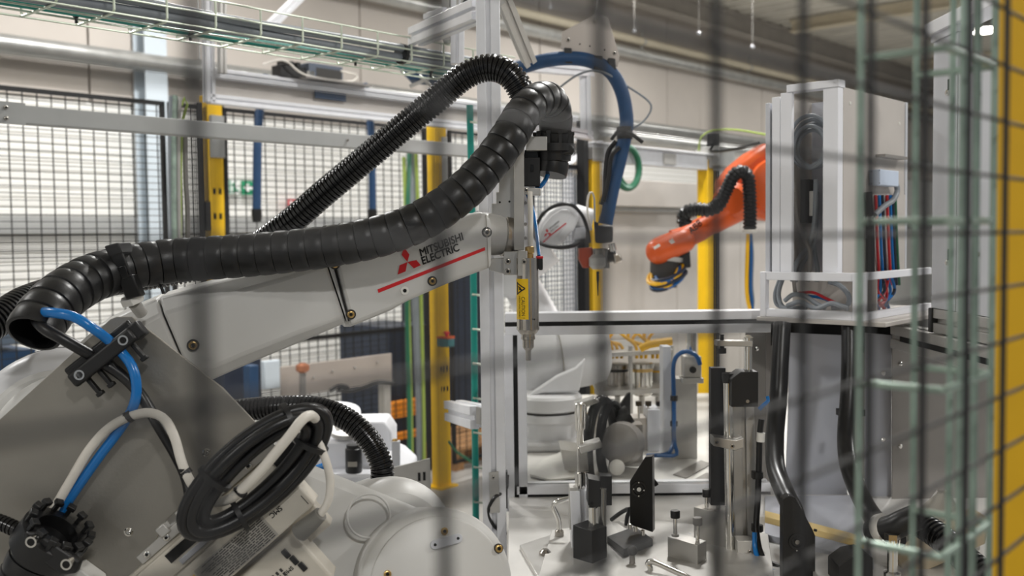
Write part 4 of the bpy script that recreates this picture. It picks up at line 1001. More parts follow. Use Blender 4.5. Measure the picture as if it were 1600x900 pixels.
r = thing('sheet_metal_guard', 'grey folded sheet metal guard left of the second yellow post', 'panel', P(650, 770, 2.5))
build('sheet', MB().prism([P(x, y, 2.3) for x, y in [(608, 732), (672, 716), (674, 790), (608, 800)]], Y*0.004), alu_dull, r, bevel=0.0008)
build('leg', MB().obox((P(640, 790, 2.3).x, 2.304, 0), X*0.04, Y*0.04, Z*P(640, 780, 2.3).z), alu_dull, r)
build('slots', MB().cbox(P(655, 745, 2.3)-Y*0.0006, X*0.006, Y*0.001, Z*0.02).cbox(P(663, 744, 2.3)-Y*0.0006, X*0.006, Y*0.001, Z*0.02), dark_gap, r, False)
# dark area right of the second yellow post
abox('navy_cabinet', 'tall dark navy cabinet behind the tall post', 'cabinet', 704, 330, 775, 800, 4.9, 0.5, navy)
abox('navy_cabinet', 'low dark navy cabinet behind the hanging green cables', 'cabinet', 612, 505, 676, 800, 4.6, 0.5, navy)
for k, (y0, y1, lb) in enumerate(((620, 655, 'upper orange band on the low navy cabinet'), (668, 690, 'lower orange band on the low navy cabinet'))):
    abox('orange_band', lb, 'warning band', 614, y0, 664, y1, 4.55, 0.03, mat('band_orange', (230, 140, 30), 0.5))
pl0 = PX(712, 775, a0(4.3), B)
r = thing('wooden_pallet', 'wooden pallet with boards behind the tall post', 'pallet', Vector((pl0.x, pl0.y, 0)))
for k in range(6):
    build('board', MB().obox(Vector((pl0.x, pl0.y, 0.12+0.0))+B*0.1*k, A*0.8, B*0.08, Z*0.022), wood, r, False)
for k in range(3): build('block', MB().obox(Vector((pl0.x, pl0.y, 0))+A*0.36*k, A*0.08, B*0.58, Z*0.12), wood, r, False)
abox('cardboard_stack', 'brown cardboard boxes on the wooden pallet', 'box', 706, 690, 752, 735, 4.4, 0.4, mat('cardboard', (164, 124, 86), 0.8, 0, 0.08))
solo('green_hose', 'green hose sagging beside the second yellow post', 'hose', MB().tube(catmull([PX(x, y, a0(3.9), B) for x, y in [(700, 690), (712, 705), (728, 716), (742, 726)]], 0.02), 0.008, 8), green_cable)

# ================================================================ REAR CELL: posts, beam, panel
RY2 = 2.45
R0 = a0(RY2)
def ra(x, y, d=0.0): return PX(x, y, R0-B*d, B)
def rpost(x, label, w):
    c = ra(x, 370); c.z = 0; top = ra(x, 250).z
    r = thing('fence_post', label, 'post', c, 'yellow fence posts')
    build('post_tube', MB().obox(c-A*w/2-B*w/2, A*w, B*w, Z*top), yellow_paint, r, bevel=0.004)
    build('foot_plate', MB().obox(c-A*0.07-B*0.07, A*0.14, B*0.14, Z*0.012), yellow_paint, r)
    build('cap', MB().obox(c-A*w*0.6-B*w*0.6+Z*top, A*w*1.2, B*w*1.2, Z*0.05), alu_dull, r)
    return c
cA = rpost(925, 'yellow fence post behind the hanging blue hose', 0.058)
cB = rpost(1103, 'yellow fence post behind the orange robot arm', 0.062)
solo('fence_upright', 'black upright strip left of the post behind the blue hose', 'post', MB().obox(Vector((cA.x, cA.y, 0))-A*0.075-B*0.02, A*0.03, B*0.04, Z*1.98), black_metal)
solo('fence_upright', 'black upright strip right of the post behind the orange robot', 'post', MB().obox(Vector((cB.x, cB.y, 0))+A*0.05-B*0.02, A*0.035, B*0.04, Z*2.0), black_metal)
bz = ra(1000, 246).z
r = thing('cross_beam', 'galvanised white beam joining the two rear yellow posts', 'beam', ra(1000, 246))
b0 = ra(918, 240); b1 = ra(1135, 262)
build('channel', MB().obox(Vector((b0.x, b0.y, bz-0.035))-B*0.03, A*(b1-b0).dot(A), B*0.06, Z*0.07).obox(Vector((b0.x, b0.y, bz+0.035))-B*0.05, A*(b1-b0).dot(A), B*0.1, Z*0.008), alu_m, r, bevel=0.002)
for k in (0.15, 0.5, 0.85):
    c = Vector((b0.x, b0.y, bz))+A*(b1-b0).dot(A)*k
    build('bolt_plate', MB().cbox(c-B*0.034, A*0.10, B*0.008, Z*0.05), alu_dull, r, bevel=0.001)
build('strut', MB().alu(P(886, 268, 4.25), P(935, 228, 4.45), 0.05, Z), alu_m, r, bevel=0.001)
build('end_bracket', MB().cbox(ra(1122, 245, 0.02), A*0.16, B*0.1, Z*0.1), galv, r, bevel=0.004)
solo('steel_tube_rail', 'silver tube running above the galvanised beam', 'rail', MB().tube([ra(930, 208, -0.2), ra(1240, 246, -0.2)], 0.03, 16), galv)
# mesh panel left of it
r = thing('mesh_fence_panel', 'fine wire mesh panel behind the white rear robot', 'fence panel', ra(870, 490))
p0 = ra(836, 370, -0.02); p1 = ra(907, 370, -0.02); L = (p1-p0).dot(A); z0 = 0.1; z1 = ra(870, 262).z
w = MB(); t = 0.0
while t < L: w.obox(Vector((p0.x, p0.y, z0))+A*t, A*0.003, B*0.003, Z*(z1-z0)); t += 0.02
z = z0
while z < z1: w.obox(Vector((p0.x, p0.y, z)), A*L, B*0.003, Z*0.003); z += 0.02
build('wire_mesh', w, mat('mesh_grey', (112, 118, 128), 0.5), r, False, kind='stuff')
build('frame', MB().obox(Vector((p0.x, p0.y, z1)), A*L, B*0.02, Z*0.02).obox(Vector((p0.x, p0.y, z0)), A*L, B*0.02, Z*0.02).obox(Vector((p0.x, p0.y, z0))-A*0.02, A*0.02, B*0.02, Z*(z1-z0)), fence_black, r, False)
# beige machine wall behind the orange robot
p0 = ra(938, 370, -0.5); p1 = ra(1240, 370, -0.5); L = (p1-p0).dot(A)
r = thing('machine_wall', 'beige machine enclosure wall behind the orange robot', 'panel', Vector((p0.x, p0.y, 0)))
zt_ = ra(1000, 283, -0.5).z
for k in range(3):
    build('panel', MB().obox(Vector((p0.x, p0.y, 0.02))+A*(L/3*k+0.003), A*(L/3-0.006), B*0.03, Z*(zt_-0.16)), panel_warm, r, bevel=0.002)
build('top_box', MB().obox(Vector((p0.x, p0.y, zt_-0.14))-B*0.06, A*L*0.62, B*0.12, Z*0.14), panel_warm, r, bevel=0.004)
build('ledge', MB().obox(Vector((p0.x, p0.y, zt_-0.165))-B*0.03, A*L, B*0.06, Z*0.025), alu_dull, r, bevel=0.002)
solo('green_hose_coil', 'green and black hose coil hanging under the rear beam', 'hose', MB().tube([ra(980, 262, 0.05)+A*0.09*math.cos(2*math.pi*k/24)+Z*0.09*math.sin(2*math.pi*k/24) for k in range(24)], 0.014, 8, True).tube([ra(982, 264, 0.02)+A*0.07*math.cos(2*math.pi*k/24)+Z*0.075*math.sin(2*math.pi*k/24) for k in range(24)], 0.01, 8, True), green_cable)
solo('lime_cable', 'lime green cable arching above the orange robot', 'cable', MB().tube(catmull([P(1092, 236, 4.3), P(1095, 216, 4.3), P(1115, 204, 4.3), P(1150, 203, 4.2), P(1200, 211, 4.1)], 0.02), 0.0042, 8), lime_cable)
solo('black_cable', 'thin black cable running to the orange robot shoulder', 'cable', MB().tube(catmull([P(1105, 226, 4.2), P(1118, 222, 4.2), P(1112, 236, 4.2), P(1150, 232, 3.9), P(1185, 224, 3.7)], 0.02), 0.006, 8), cable_black)
# small square frame and hanger plate with blue hose
sq = thing('square_frame', 'small white aluminium square frame right of the tall post', 'frame', P(915, 215, 3.3))
build('top_bar', MB().alu(P(805, 102, 3.0), P(924, 113, 3.35), 0.03, Z), alu_m, sq)
build('side_bar', MB().alu(P(914, 118, 3.33), P(916, 214, 3.33), 0.036, Y), alu_m, sq)
build('bottom_bar', MB().alu(P(812, 190, 3.0), P(922, 212, 3.35), 0.03, Z), alu_m, sq)
build('post', MB().alu(P(816, 100, 3.03), (P(816, 100, 3.03).x, P(816, 100, 3.03).y, 0), 0.03, Y), alu_m, sq)
hg = thing('hanger_plate', 'grey trapezoid hanger plate holding the blue hose from above', 'bracket', P(920, 100, 2.6))
build('plate', MB().prism([P(x, y, 2.6) for x, y in [(878, 50), (930, 22), (950, 28), (968, 88), (965, 104), (930, 95), (877, 76)]], Y*0.008), mat('hanger_grey', (178, 170, 163), 0.4, 0.3, 0.03), hg, bevel=0.001)
for x, y in ((888, 62), (960, 83)): screw(P(x, y, 2.5995), -Y, 0.0055, hg, tool_steel)
for x, y in ((906, 69), (922, 72), (944, 78)): build('hole', MB().lathe(P(x, y, 2.5995), -Y, [(0, 0.0022), (0.0004, 0.0022)], 10), dark_gap, hg)
build('hanging_eye', MB().lathe(P(931, 31, 2.598), -Y, [(0, 0.006), (0.004, 0.006)], 12), chrome, hg)
build('hanging_wire', MB().cyl(P(931, 31, 2.595), P(946, -120, 2.595), 0.0016, seg=6), alu_dull, hg)
for x0, y0 in ((888, 88), (935, 100), (956, 104)):
    build('strap', MB().prism([P(x, y, 2.585) for x, y in [(x0-7, y0-14), (x0+6, y0-13), (x0+7, y0+11), (x0-6, y0+10)]], Y*0.03), black_plastic, hg, bevel=0.003)
bh_ = [(720, 122, 2.75), (770, 118, 2.7), (812, 106, 2.62), (850, 95, 2.6), (890, 91, 2.6), (925, 96, 2.6), (955, 114, 2.6), (972, 145, 2.6), (979, 185, 2.6), (976, 215, 2.6), (967, 255, 2.6), (957, 295, 2.6), (950, 330, 2.6), (946, 350, 2.6)]
solo('blue_hose', 'thick blue hose arching from the hanger plate to the gripper', 'hose', cable(bh_, 0.0185, 14, 0.015), blue_hose_m)
solo('hose_tie', 'black tie bundle half way down the arching blue hose', 'cable tie', MB().lathe(P(976, 208, 2.6)-Z*0.015, Z, [(0, 0.021), (0.03, 0.021)], 16).tube(catmull([P(955, 218, 2.58), P(966, 205, 2.57), P(985, 208, 2.57), P(1004, 222, 2.58)], 0.01), 0.005, 6), black_plastic)
solo('thin_grey_cable', 'thin grey cable looping out beside the arching blue hose', 'cable', cable([(870, 140, 2.62), (905, 116, 2.6), (940, 112, 2.58), (985, 138, 2.6), (1013, 158, 2.6), (1017, 172, 2.6), (1005, 190, 2.6), (985, 204, 2.6)], 0.0028, 6), cable_grey)
solo('black_cable', 'bundle of black cable hanging beside the blue hose', 'cable', cable([(962, 220, 2.6), (950, 238, 2.6), (946, 270, 2.6), (945, 300, 2.6), (940, 320, 2.6)], 0.007, 8).tube(path([(968, 230, 2.58), (955, 245, 2.58), (950, 280, 2.58), (942, 315, 2.58)]), 0.006, 8), cable_black)
# ================================================================ WHITE REAR ROBOT
GD = 2.72
wr = thing('industrial_robot', 'white robot arm behind the window frame with black cable loop', 'robot', (P(870, 690, 2.6).x, 2.62, TZ))
def pr(pts, d, th): return MB().prism([P(x, y, d) for x, y in pts], Y*th)
build('forearm_head', pr([(836, 372), (842, 350), (858, 330), (876, 319), (893, 318), (903, 326), (905, 340), (898, 358), (880, 378), (858, 392), (842, 393)], GD, 0.10), robot_paint2, wr, bevel=0.018, bseg=4)
hf = MB()
hs = build('head_face', pr([(843, 368), (850, 350), (862, 336), (877, 327), (888, 327), (892, 334), (886, 350), (872, 368), (855, 381), (845, 381)], GD-0.004, 0.01), robot_paint2, wr, bevel=0.003)
p0 = P(858, 358, GD-0.0045); xd = P(885, 344, GD-0.0045)-p0
lg = MB()
for q in ([(854.5, 357), (857, 361), (855.5, 364.5), (852.5, 361)], [(855.5, 364.5), (860, 364), (861.5, 367), (858, 369)], [(855.5, 364.5), (854, 369), (850, 370.5), (851.5, 366)]):
    lg.prism([P(x, y, GD-0.0046) for x, y in q], -Y*0.0004)
build('logo_diamonds', lg, logo_red, hs, False)
build('red_stripe', pr([(848, 377), (884, 348), (885, 349.5), (849, 379)], GD-0.0046, -0.0004), logo_red, hs, False)
yd = (P(856.5, 354, GD-0.0045)-p0).normalized()
text('lettering', 'MITSUBISHI', P(859, 359, GD-0.0047), (P(874, 347, GD-0.0047)-P(859, 359, GD-0.0047)).normalized(), yd, px(19, GD), print_dark, hs, bold=0.01)
text('lettering', 'ELECTRIC', P(861, 363, GD-0.0047), (P(874, 353, GD-0.0047)-P(861, 363, GD-0.0047)).normalized(), yd, px(16, GD), print_dark, hs, bold=0.01)
build('wrist', MB().cyl(P(896, 338, GD+0.05), P(926, 345, GD+0.05), 0.035, 0.032), robot_paint2, wr, bevel=0.004)
build('wrist_block', pr([(898, 356), (915, 354), (915, 372), (896, 374)], GD+0.02, 0.05), panel_grey, wr, bevel=0.002)
build('lower_forearm', MB().cyl(P(858, 385, GD+0.05), P(800, 425, GD+0.06), 0.05, 0.058), robot_paint2, wr)
# arm descending to the shoulder
build('elbow', MB().lathe(P(800, 420, GD+0.12), -Y, [(0, 0.07), (0.01, 0.078), (0.1, 0.078), (0.11, 0.07)], 32), robot_paint2, wr)
build('upper_arm', MB().cyl(P(805, 425, GD+0.1), P(872, 560, GD+0.02), 0.05, 0.065), robot_paint2, wr)
build('shoulder', MB().lathe(P(805, 562, GD-0.05), Vector((1, 0.15, 0.12)), [(0, 0.08), (0.02, 0.1), (0.06, 0.105), (0.19, 0.1), (0.235, 0.092), (0.25, 0.07)], 36), robot_paint2, wr)
build('shoulder_seam', MB().lathe(P(868, 556, GD-0.04), Vector((1, 0.15, 0.12)), [(0, 0.106), (0.002, 0.106)], 36), label_grey, wr)
cb = P(858, 700, 2.55); cb.z = TZ
def zat(y): return P(858, y, 2.58).z
def zr_(y): return zat(y)-TZ
build('base_column', MB().lathe(cb, Z, [(0.02, 0.074), (0.03, 0.072), (zr_(655), 0.075), (zr_(650), 0.086), (zr_(641), 0.087), (zr_(639), 0.083)], 36), robot_paint2, wr, angle=25)
build('turn_gap', MB().lathe(cb, Z, [(zr_(640), 0.078), (zr_(634), 0.078)], 36), print_dark, wr)
build('turret', MB().lathe(cb, Z, [(zr_(635), 0.082), (zr_(633), 0.086), (zr_(616), 0.086), (zr_(612), 0.08)], 36), robot_paint2, wr, angle=25)
build('turret_neck', MB().lathe(cb+X*0.01+Y*0.09, Z, [(zr_(613), 0.045), (zr_(570), 0.045)], 24), sheet_dark, wr)
build('turret_cheek', MB().prism([P(x, y, 2.53) for x, y in [(818, 622), (850, 614), (905, 612), (915, 560), (900, 575), (870, 588), (846, 604)]], Y*0.03), robot_paint2, wr, bevel=0.004)
build('base_foot', MB().cbox(cb+Z*0.012, X*0.2, Y*0.2, Z*0.024), robot_paint2, wr, bevel=0.008)
build('name_plate', MB().cbox(P(880, 639, 2.49), X*0.038, Y*0.004, Z*0.011), black_plastic, wr)
for x in (-0.08, 0.08): build('foot_bolt', MB().lathe(cb+X*x-Y*0.08+Z*0.024, Z, [(0, 0.008), (0.008, 0.008)], 10), tool_steel, wr)
solo('black_cable', 'black cable loop round the white rear robot head', 'cable', cable([(838, 352, GD-0.03), (850, 332, GD-0.04), (870, 321, GD-0.04), (892, 320, GD-0.04), (908, 334, GD-0.03), (917, 355, GD-0.02), (921, 378, GD)], 0.0052, 8), cable_black)
solo('black_cable', 'black cable sagging below the white rear robot head', 'cable', cable([(838, 352, GD-0.03), (836, 370, GD-0.03), (848, 381, GD-0.04), (870, 386, GD-0.04), (890, 385, GD-0.02), (905, 378, GD)], 0.0062, 8), cable_black)
solo('white_cable', 'thin white cable loop right of the rear robot wrist', 'cable', cable([(925, 360, GD), (918, 330, GD), (919, 308, GD), (924, 300, GD), (929, 310, GD), (930, 345, GD), (932, 375, GD)], 0.003, 8), cable_white)
gr = thing('robot_gripper', 'metal gripper with pointed bit on the rear robot', 'gripper', P(938, 460, GD-0.05))
build('side_plate', pr([(905, 388), (926, 386), (926, 418), (912, 419), (905, 405)], GD, 0.05), orange_dark, gr, bevel=0.002)
build('body', MB().cyl(P(938, 388, GD), P(938, 420, GD), 0.024), tool_steel, gr, bevel=0.002)
build('collar', MB().lathe(P(933, 415, GD-0.02)-Z*0.01, Z, [(0, 0.012), (0.01, 0.022), (0.03, 0.022), (0.04, 0.012)], 18), alu_dull, gr)
build('motor', MB().cyl(P(942, 402, GD), P(962, 398, GD), 0.018), black_plastic, gr)
build('jaw', pr([(958, 396), (970, 398), (973, 408), (960, 413)], GD-0.02, 0.03), tool_steel, gr, bevel=0.004)
build('bit', MB().cyl(P(935, 424, GD-0.02), P(935, 440, GD-0.02), 0.004, 0.0036).cyl(P(935, 440, GD-0.02), P(935, 462, GD-0.02), 0.0028, 0.0012), black_metal, gr)
build('hose_boot', pr([(932, 352), (958, 352), (958, 378), (934, 380)], GD-0.03, 0.05), black_plastic, gr, bevel=0.006)
build('boot_strap', pr([(930, 346), (936, 348), (937, 378), (932, 378)], GD-0.04, 0.03), black_plastic, gr, bevel=0.002)
build('nozzle', MB().cyl(P(955, 380, GD-0.03), P(958, 392, GD-0.03), 0.010), chrome, gr)

# ================================================================ ORANGE ROBOT
OD = 3.3
orr = thing('industrial_robot', 'orange robot arm reaching in from behind the white cabinet', 'robot', P(1200, 480, OD+0.3))
build('shoulder', pr([(1132, 280), (1150, 258), (1178, 235), (1196, 224), (1230, 224), (1230, 346), (1196, 342), (1180, 338), (1150, 340), (1138, 320)], OD, 0.2), orange_paint, orr, bevel=0.03, bseg=3)
build('shoulder_cap', MB().lathe(P(1210, 290, OD), -Y, [(0, 0.09), (0.03, 0.085), (0.04, 0.06)], 32), orange_paint, orr)
build('elbow', MB().lathe(P(1150, 315, OD+0.06), Vector((-0.4, -1, 0)), [(0, 0.06), (0.08, 0.062), (0.1, 0.045)], 28), orange_paint, orr)
fo = build('forearm', MB().loft([ring_at(1150, 325, OD+0.02, 0.048, 20, Vector((-0.85, -0.1, -0.42)).normalized()), ring_at(1110, 350, OD, 0.038, 20, Vector((-0.85, -0.1, -0.42)).normalized()), ring_at(1070, 371, OD-0.02, 0.036, 20, Vector((-0.85, -0.1, -0.42)).normalized()), ring_at(1055, 378, OD-0.02, 0.042, 20, Vector((-0.85, -0.1, -0.42)).normalized())]), orange_paint, orr)
def capsule(x0, y0, r0, x1, y1, r1, d):
    c0, c1 = P(x0, y0, d), P(x1, y1, d); u = (c1-c0).normalized(); L = (c1-c0).length; prof = []
    for k in range(7): a = math.pi/2*k/6; prof.append((-r0*math.cos(a), max(0.001, r0*math.sin(a))))
    for k in range(7): a = math.pi/2*k/6; prof.append((L+r1*math.sin(a), max(0.001, r1*math.cos(a))))
    return MB().lathe(c0, u, prof, 28)
hd_ = build('wrist_head', capsule(1030, 392, px(21, OD), 1068, 376, px(19, OD), OD-0.03), orange_paint, orr)
for q in ([(1021, 386), (1030, 380), (1032, 384), (1023, 390)], [(1045, 376), (1051, 372), (1055, 378), (1049, 381)]):
    build('white_sticker', pr(q, OD-0.077, 0.004), white_plastic, hd_, False)
p0 = P(1080, 367, OD-0.066); xd = (P(1094, 354, OD-0.05)-p0)
text('lettering', 'ABB', p0, xd.normalized(), (P(1074, 358, OD-0.066)-p0).normalized(), xd.length*1.25, print_black, fo, bold=0.03)
dh = [(1072, 352, OD-0.10), (1068, 340, OD-0.10), (1074, 331, OD-0.11), (1090, 327, OD-0.12), (1108, 328, OD-0.13), (1124, 318, OD-0.13), (1135, 296, OD-0.13), (1146, 275, OD-0.13), (1158, 268, OD-0.13), (1168, 276, OD-0.13), (1171, 300, OD-0.13), (1172, 335, OD-0.13), (1171, 368, OD-0.13)]
solo('protective_hose', 'black ribbed hose draped over the orange robot arm', 'hose', rib_hose([P(*q) for q in dh], 0.0235, 0.0215, 0.012, THIN, 16), black_rubber)
solo('hose_band', 'pale band at the end of the orange robot hose', 'fitting', MB().lathe(P(1171, 362, OD-0.13)-Z*0.004, Z, [(0, 0.0235), (0.01, 0.0235)], 16), cable_white)
for k, (dx, m, lb) in enumerate(((-3.5, yellow_cable, 'yellow cable'), (2.5, blue_dark, 'blue cable'), (5.5, cable_grey, 'grey cable'))):
    solo('hanging_cable', lb+' hanging from the black hose by the white cabinet', 'cable', cable([(1171+dx*0.6, 366, OD-0.13), (1171+dx, 400, OD-0.13), (1170+dx, 445, OD-0.13), (1172+dx, 470, OD-0.13), (1174+dx*0.4, 484, OD-0.13)], 0.0062 if k < 2 else 0.004, 8), m)
og = thing('robot_gripper', 'dark gripper wrapped in blue and yellow tubes on the orange robot', 'gripper', P(1042, 460, OD))
build('body', MB().cyl(P(1040, 405, OD), P(1036, 448, OD), 0.05, 0.045), print_dark, og, bevel=0.004)
build('mount_ring', MB().cyl(P(1042, 400, OD), P(1041, 407, OD), 0.055), alu_dull, og)
build('side_unit', pr([(1060, 388), (1078, 390), (1080, 418), (1066, 420)], OD-0.02, 0.06), black_plastic, og, bevel=0.004)
random.seed(5)
for k in range(9):
    a = k*0.7; x = 1042+random.uniform(-4, 4); y = 432+random.uniform(-8, 8); rx = 22+random.uniform(-4, 6); ry = 9+random.uniform(-2, 6)
    lp = [P(x+rx*math.cos(t), y+ry*math.sin(t)-0.35*rx*math.cos(t), OD-0.03-0.05*math.sin(t*1.0)) for t in [2*math.pi*i/20 for i in range(20)]]
    build('air_tube', MB().tube(lp, 0.006, 6, True), (blue_dark, yellow_cable, navy)[k % 3], og)

# ================================================================ WHITE SWITCH CABINET AND CABLE SHELF (right)
CY = 1.9
cc0 = Vector(((1310-800)/F*CY, CY, 0))
def cz(y, d=CY): return P(1310, y, d).z
ct, cbm = cz(124), cz(432)
Wc, Dc = 0.152, 0.345
cab = thing('switch_cabinet', 'tall white open-fronted switch cabinet with coiled cables inside', 'cabinet', cc0+Z*cbm)
def cbx(b0, b1, a0_, a1_, z0, z1): return MB().obox(cc0+B*b0+A*a0_+Z*z0, B*(b1-b0), A*(a1_-a0_), Z*(z1-z0))
H0, H1 = cbm, ct
build('front_post', cbx(0, 0.022, 0, 0.02, H0, H1-0.014), white_paint, cab, bevel=0.001)
build('front_post_face', cbx(0.0, 0.030, -0.003, 0.001, H0, H1-0.014), white_paint, cab, bevel=0.001)
build('left_post', cbx(0.094, 0.118, -0.003, 0.008, H0, H1-0.014), white_paint, cab, bevel=0.001)
build('left_cover', cbx(0.12, 0.138, 0.0, 0.06, H0, H1-0.02), white_paint, cab, bevel=0.001)
build('outer_strip', cbx(0.143, Wc, 0.0, 0.08, H0, H1-0.03), panel_grey, cab, bevel=0.001)
build('top_cap', cbx(-0.002, 0.104, -0.006, 0.025, H1-0.014, H1), white_paint, cab, bevel=0.001)
build('side_panel', cbx(-0.0, 0.004, 0.022, Dc-0.012, H0, H1-0.012), panel_warm, cab, bevel=0.0008)
build('rear_post', cbx(-0.002, 0.02, Dc-0.01, Dc, H0, H1-0.012), panel_grey, cab, bevel=0.001)
build('back_panel', cbx(0.004, 0.14, Dc-0.02, Dc-0.014, H0, H1-0.014), panel_warm, cab)
build('inner_wall', cbx(0.122, 0.126, 0.05, Dc-0.02, H0, H1-0.02), panel_warm, cab)
build('inner_back', cbx(0.004, 0.12, 0.14, 0.144, H0, H1-0.02), sheet_grey, cab)
for a_, z_ in ((0.05, H1-0.04), (0.30, H1-0.06)): build('cover_bolt', MB().lathe(cc0+A*a_+Z*z_-B*0.0, -B, [(0, 0.004), (0.002, 0.003)], 12), white_plastic, cab)
screw(cc0+B*0.006-A*0.005+Z*(H1-0.006), -A, 0.002, cab, alu_dull)
# coil of grey cable inside, and cables falling below
coil_c = PX(1268, 222, cc0+A*0.05, A)
r = thing('cable_coil', 'grey cable coil hanging in the open white cabinet', 'cable coil', coil_c-Z*0.06)
for k in range(5):
    rr = 0.046-0.0035*k; oo = A*(0.012*(k % 3)-0.01)
    build('cable_turn', MB().tube([coil_c+oo+B*rr*0.92*math.cos(2*math.pi*i/32)+Z*(rr*1.12*math.sin(2*math.pi*i/32)-0.003*k) for i in range(32)], 0.0042, 8, True), cable_grey, r)
for k, (lb, pts) in enumerate((('dark grey cable crossing down the left of the open cabinet', [(1240, 300), (1246, 345), (1258, 375), (1266, 400), (1262, 440)]), ('grey cable bending across the lower cabinet opening', [(1275, 280), (1272, 350), (1262, 385), (1245, 410), (1238, 440)]), ('second grey cable beside it in the lower cabinet opening', [(1276, 300), (1275, 362), (1266, 392), (1252, 415), (1243, 440)]), ('thin grey cable along the right of the cabinet opening', [(1270, 370), (1274, 400), (1278, 425), (1276, 440)]))):
    solo('grey_cable', lb, 'cable', MB().tube(catmull([PX(x, y, cc0+A*(0.05+0.012*k), A) for x, y in pts], 0.01), 0.0048, 8), cable_grey if k else sheet_dark)
r = thing('terminal_unit', 'dark terminal unit low inside the open white cabinet', 'device', PX(1262, 330, cc0+A*0.10, A))
build('unit', MB().cbox(PX(1258, 315, cc0+A*0.11, A), B*0.03, A*0.03, Z*0.09), print_dark, r, bevel=0.002)
build('front', MB().cbox(PX(1270, 318, cc0+A*0.08, A), B*0.012, A*0.01, Z*0.05), white_plastic, r, bevel=0.001)
# side: junction box with grey cable, cable bundle red/blue/green
jn = cc0-B*0.0
def sd(x, y, out=0.0): return PX(x, y, cc0-B*out, B)
build('back_recess', MB().obox(sd(1346, 428, 0.001), A*(sd(1412, 400)-sd(1346, 400)).dot(A), -B*0.002, Z*(sd(1346, 300).z-sd(1346, 428).z)), panel_warm, cab, False)
build('recess_lip', MB().obox(sd(1368, 246, 0.001), A*0.12, -B*0.02, Z*0.006), sheet_dark, cab)
jb = thing('junction_box', 'pale blue-grey junction box on the side of the white cabinet', 'box', sd(1372, 290, 0.02))
build('housing', MB().obox(sd(1358, 290, 0.001), A*((sd(1388, 280)-sd(1358, 280)).dot(A)), -B*0.022, Z*(sd(1358, 265).z-sd(1358, 290).z)), mat('jbox', (196, 208, 226), 0.5), jb, bevel=0.002)
for x, y in ((1361, 268), (1374, 266), (1361, 287), (1374, 286)): build('lid_screw', MB().lathe(sd(x, y, 0.0235), -B, [(0, 0.0014), (0.0006, 0.0014)], 8), print_dark, jb)
solo('grey_cable', 'thick grey cable curving out of the junction box', 'cable', MB().tube(catmull([sd(1386, 276, 0.012), sd(1396, 282, 0.014), sd(1402, 296, 0.014), sd(1396, 312, 0.014), sd(1382, 322, 0.014), sd(1366, 336, 0.012)], 0.006), 0.0058, 10), cable_grey)
for k, (x, m, lb) in enumerate(((1370, red_cable, 'red'), (1376, blue_tube, 'light blue'), (1381, navy, 'navy'), (1388, red_cable, 'dark red'), (1393, blue_tube, 'blue'), (1397, navy, 'dark blue'), (1401, green_cable, 'green'))):
    solo('wiring_cable', lb+' cable in the loom on the cabinet side', 'cable', MB().tube(catmull([sd(x-2, 305, 0.006), sd(x-1, 340, 0.008), sd(x+1, 390, 0.008), sd(x+3, 425, 0.006), sd(x+4, 445, 0.004)], 0.01), 0.0031, 8), m, 'coloured loom on the cabinet side')
solo('loom_trunk', 'black cable trunk beside the coloured loom', 'cable', MB().tube(catmull([sd(1356, 300, 0.01), sd(1359, 350, 0.012), sd(1360, 400, 0.012), sd(1361, 445, 0.01)], 0.01), 0.008, 8), cable_black)
# shelf tray with cables
S0 = Vector(((1347-800)/F*1.85, 1.85, 0)); sl, sr_ = 0.207, 0.36
zt_, zb_ = P(1347, 427, 1.85).z, P(1347, 502, 1.85).z
sh = thing('cable_shelf', 'white framed cable shelf under the switch cabinet', 'shelf', S0+Z*zb_)
def sb(b0, b1, a0_, a1_, z0, z1): return MB().obox(S0+B*b0+A*a0_+Z*z0, B*(b1-b0), A*(a1_-a0_), Z*(z1-z0))
build('corner_post', sb(-0.004, 0.016, -0.004, 0.02, zb_, zt_), white_paint, sh, bevel=0.001)
build('left_post', sb(sl-0.012, sl, -0.002, 0.014, zb_, zt_), white_paint, sh, bevel=0.001)
build('front_rail', sb(0.016, sl-0.012, 0, 0.014, zt_-0.016, zt_), white_paint, sh, bevel=0.001)
build('front_rail', sb(0.016, sl-0.012, 0, 0.014, zb_, zb_+0.016), white_paint, sh, bevel=0.001)
build('side_rail', sb(-0.002, 0.012, 0.02, sr_, zt_-0.014, zt_), white_paint, sh, bevel=0.001)
build('side_rail', sb(-0.002, 0.012, 0.02, sr_, zb_, zb_+0.014), white_paint, sh, bevel=0.001)
build('floor_plate', sb(-0.05, sl+0.002, -0.012, sr_+0.1, zb_-0.008, zb_), panel_warm, sh, bevel=0.001)
build('back_plate', sb(0.02, sl-0.01, 0.12, 0.124, zb_, zt_-0.002), panel_warm, sh)
build('support_leg', sb(0.10, 0.15, 0.3, 0.35, 0.0, zb_-0.008), sheet_dark, sh)
sc0 = S0+Z*zb_
def sp(x, y, a_): return PX(x, y, S0+A*a_, A)
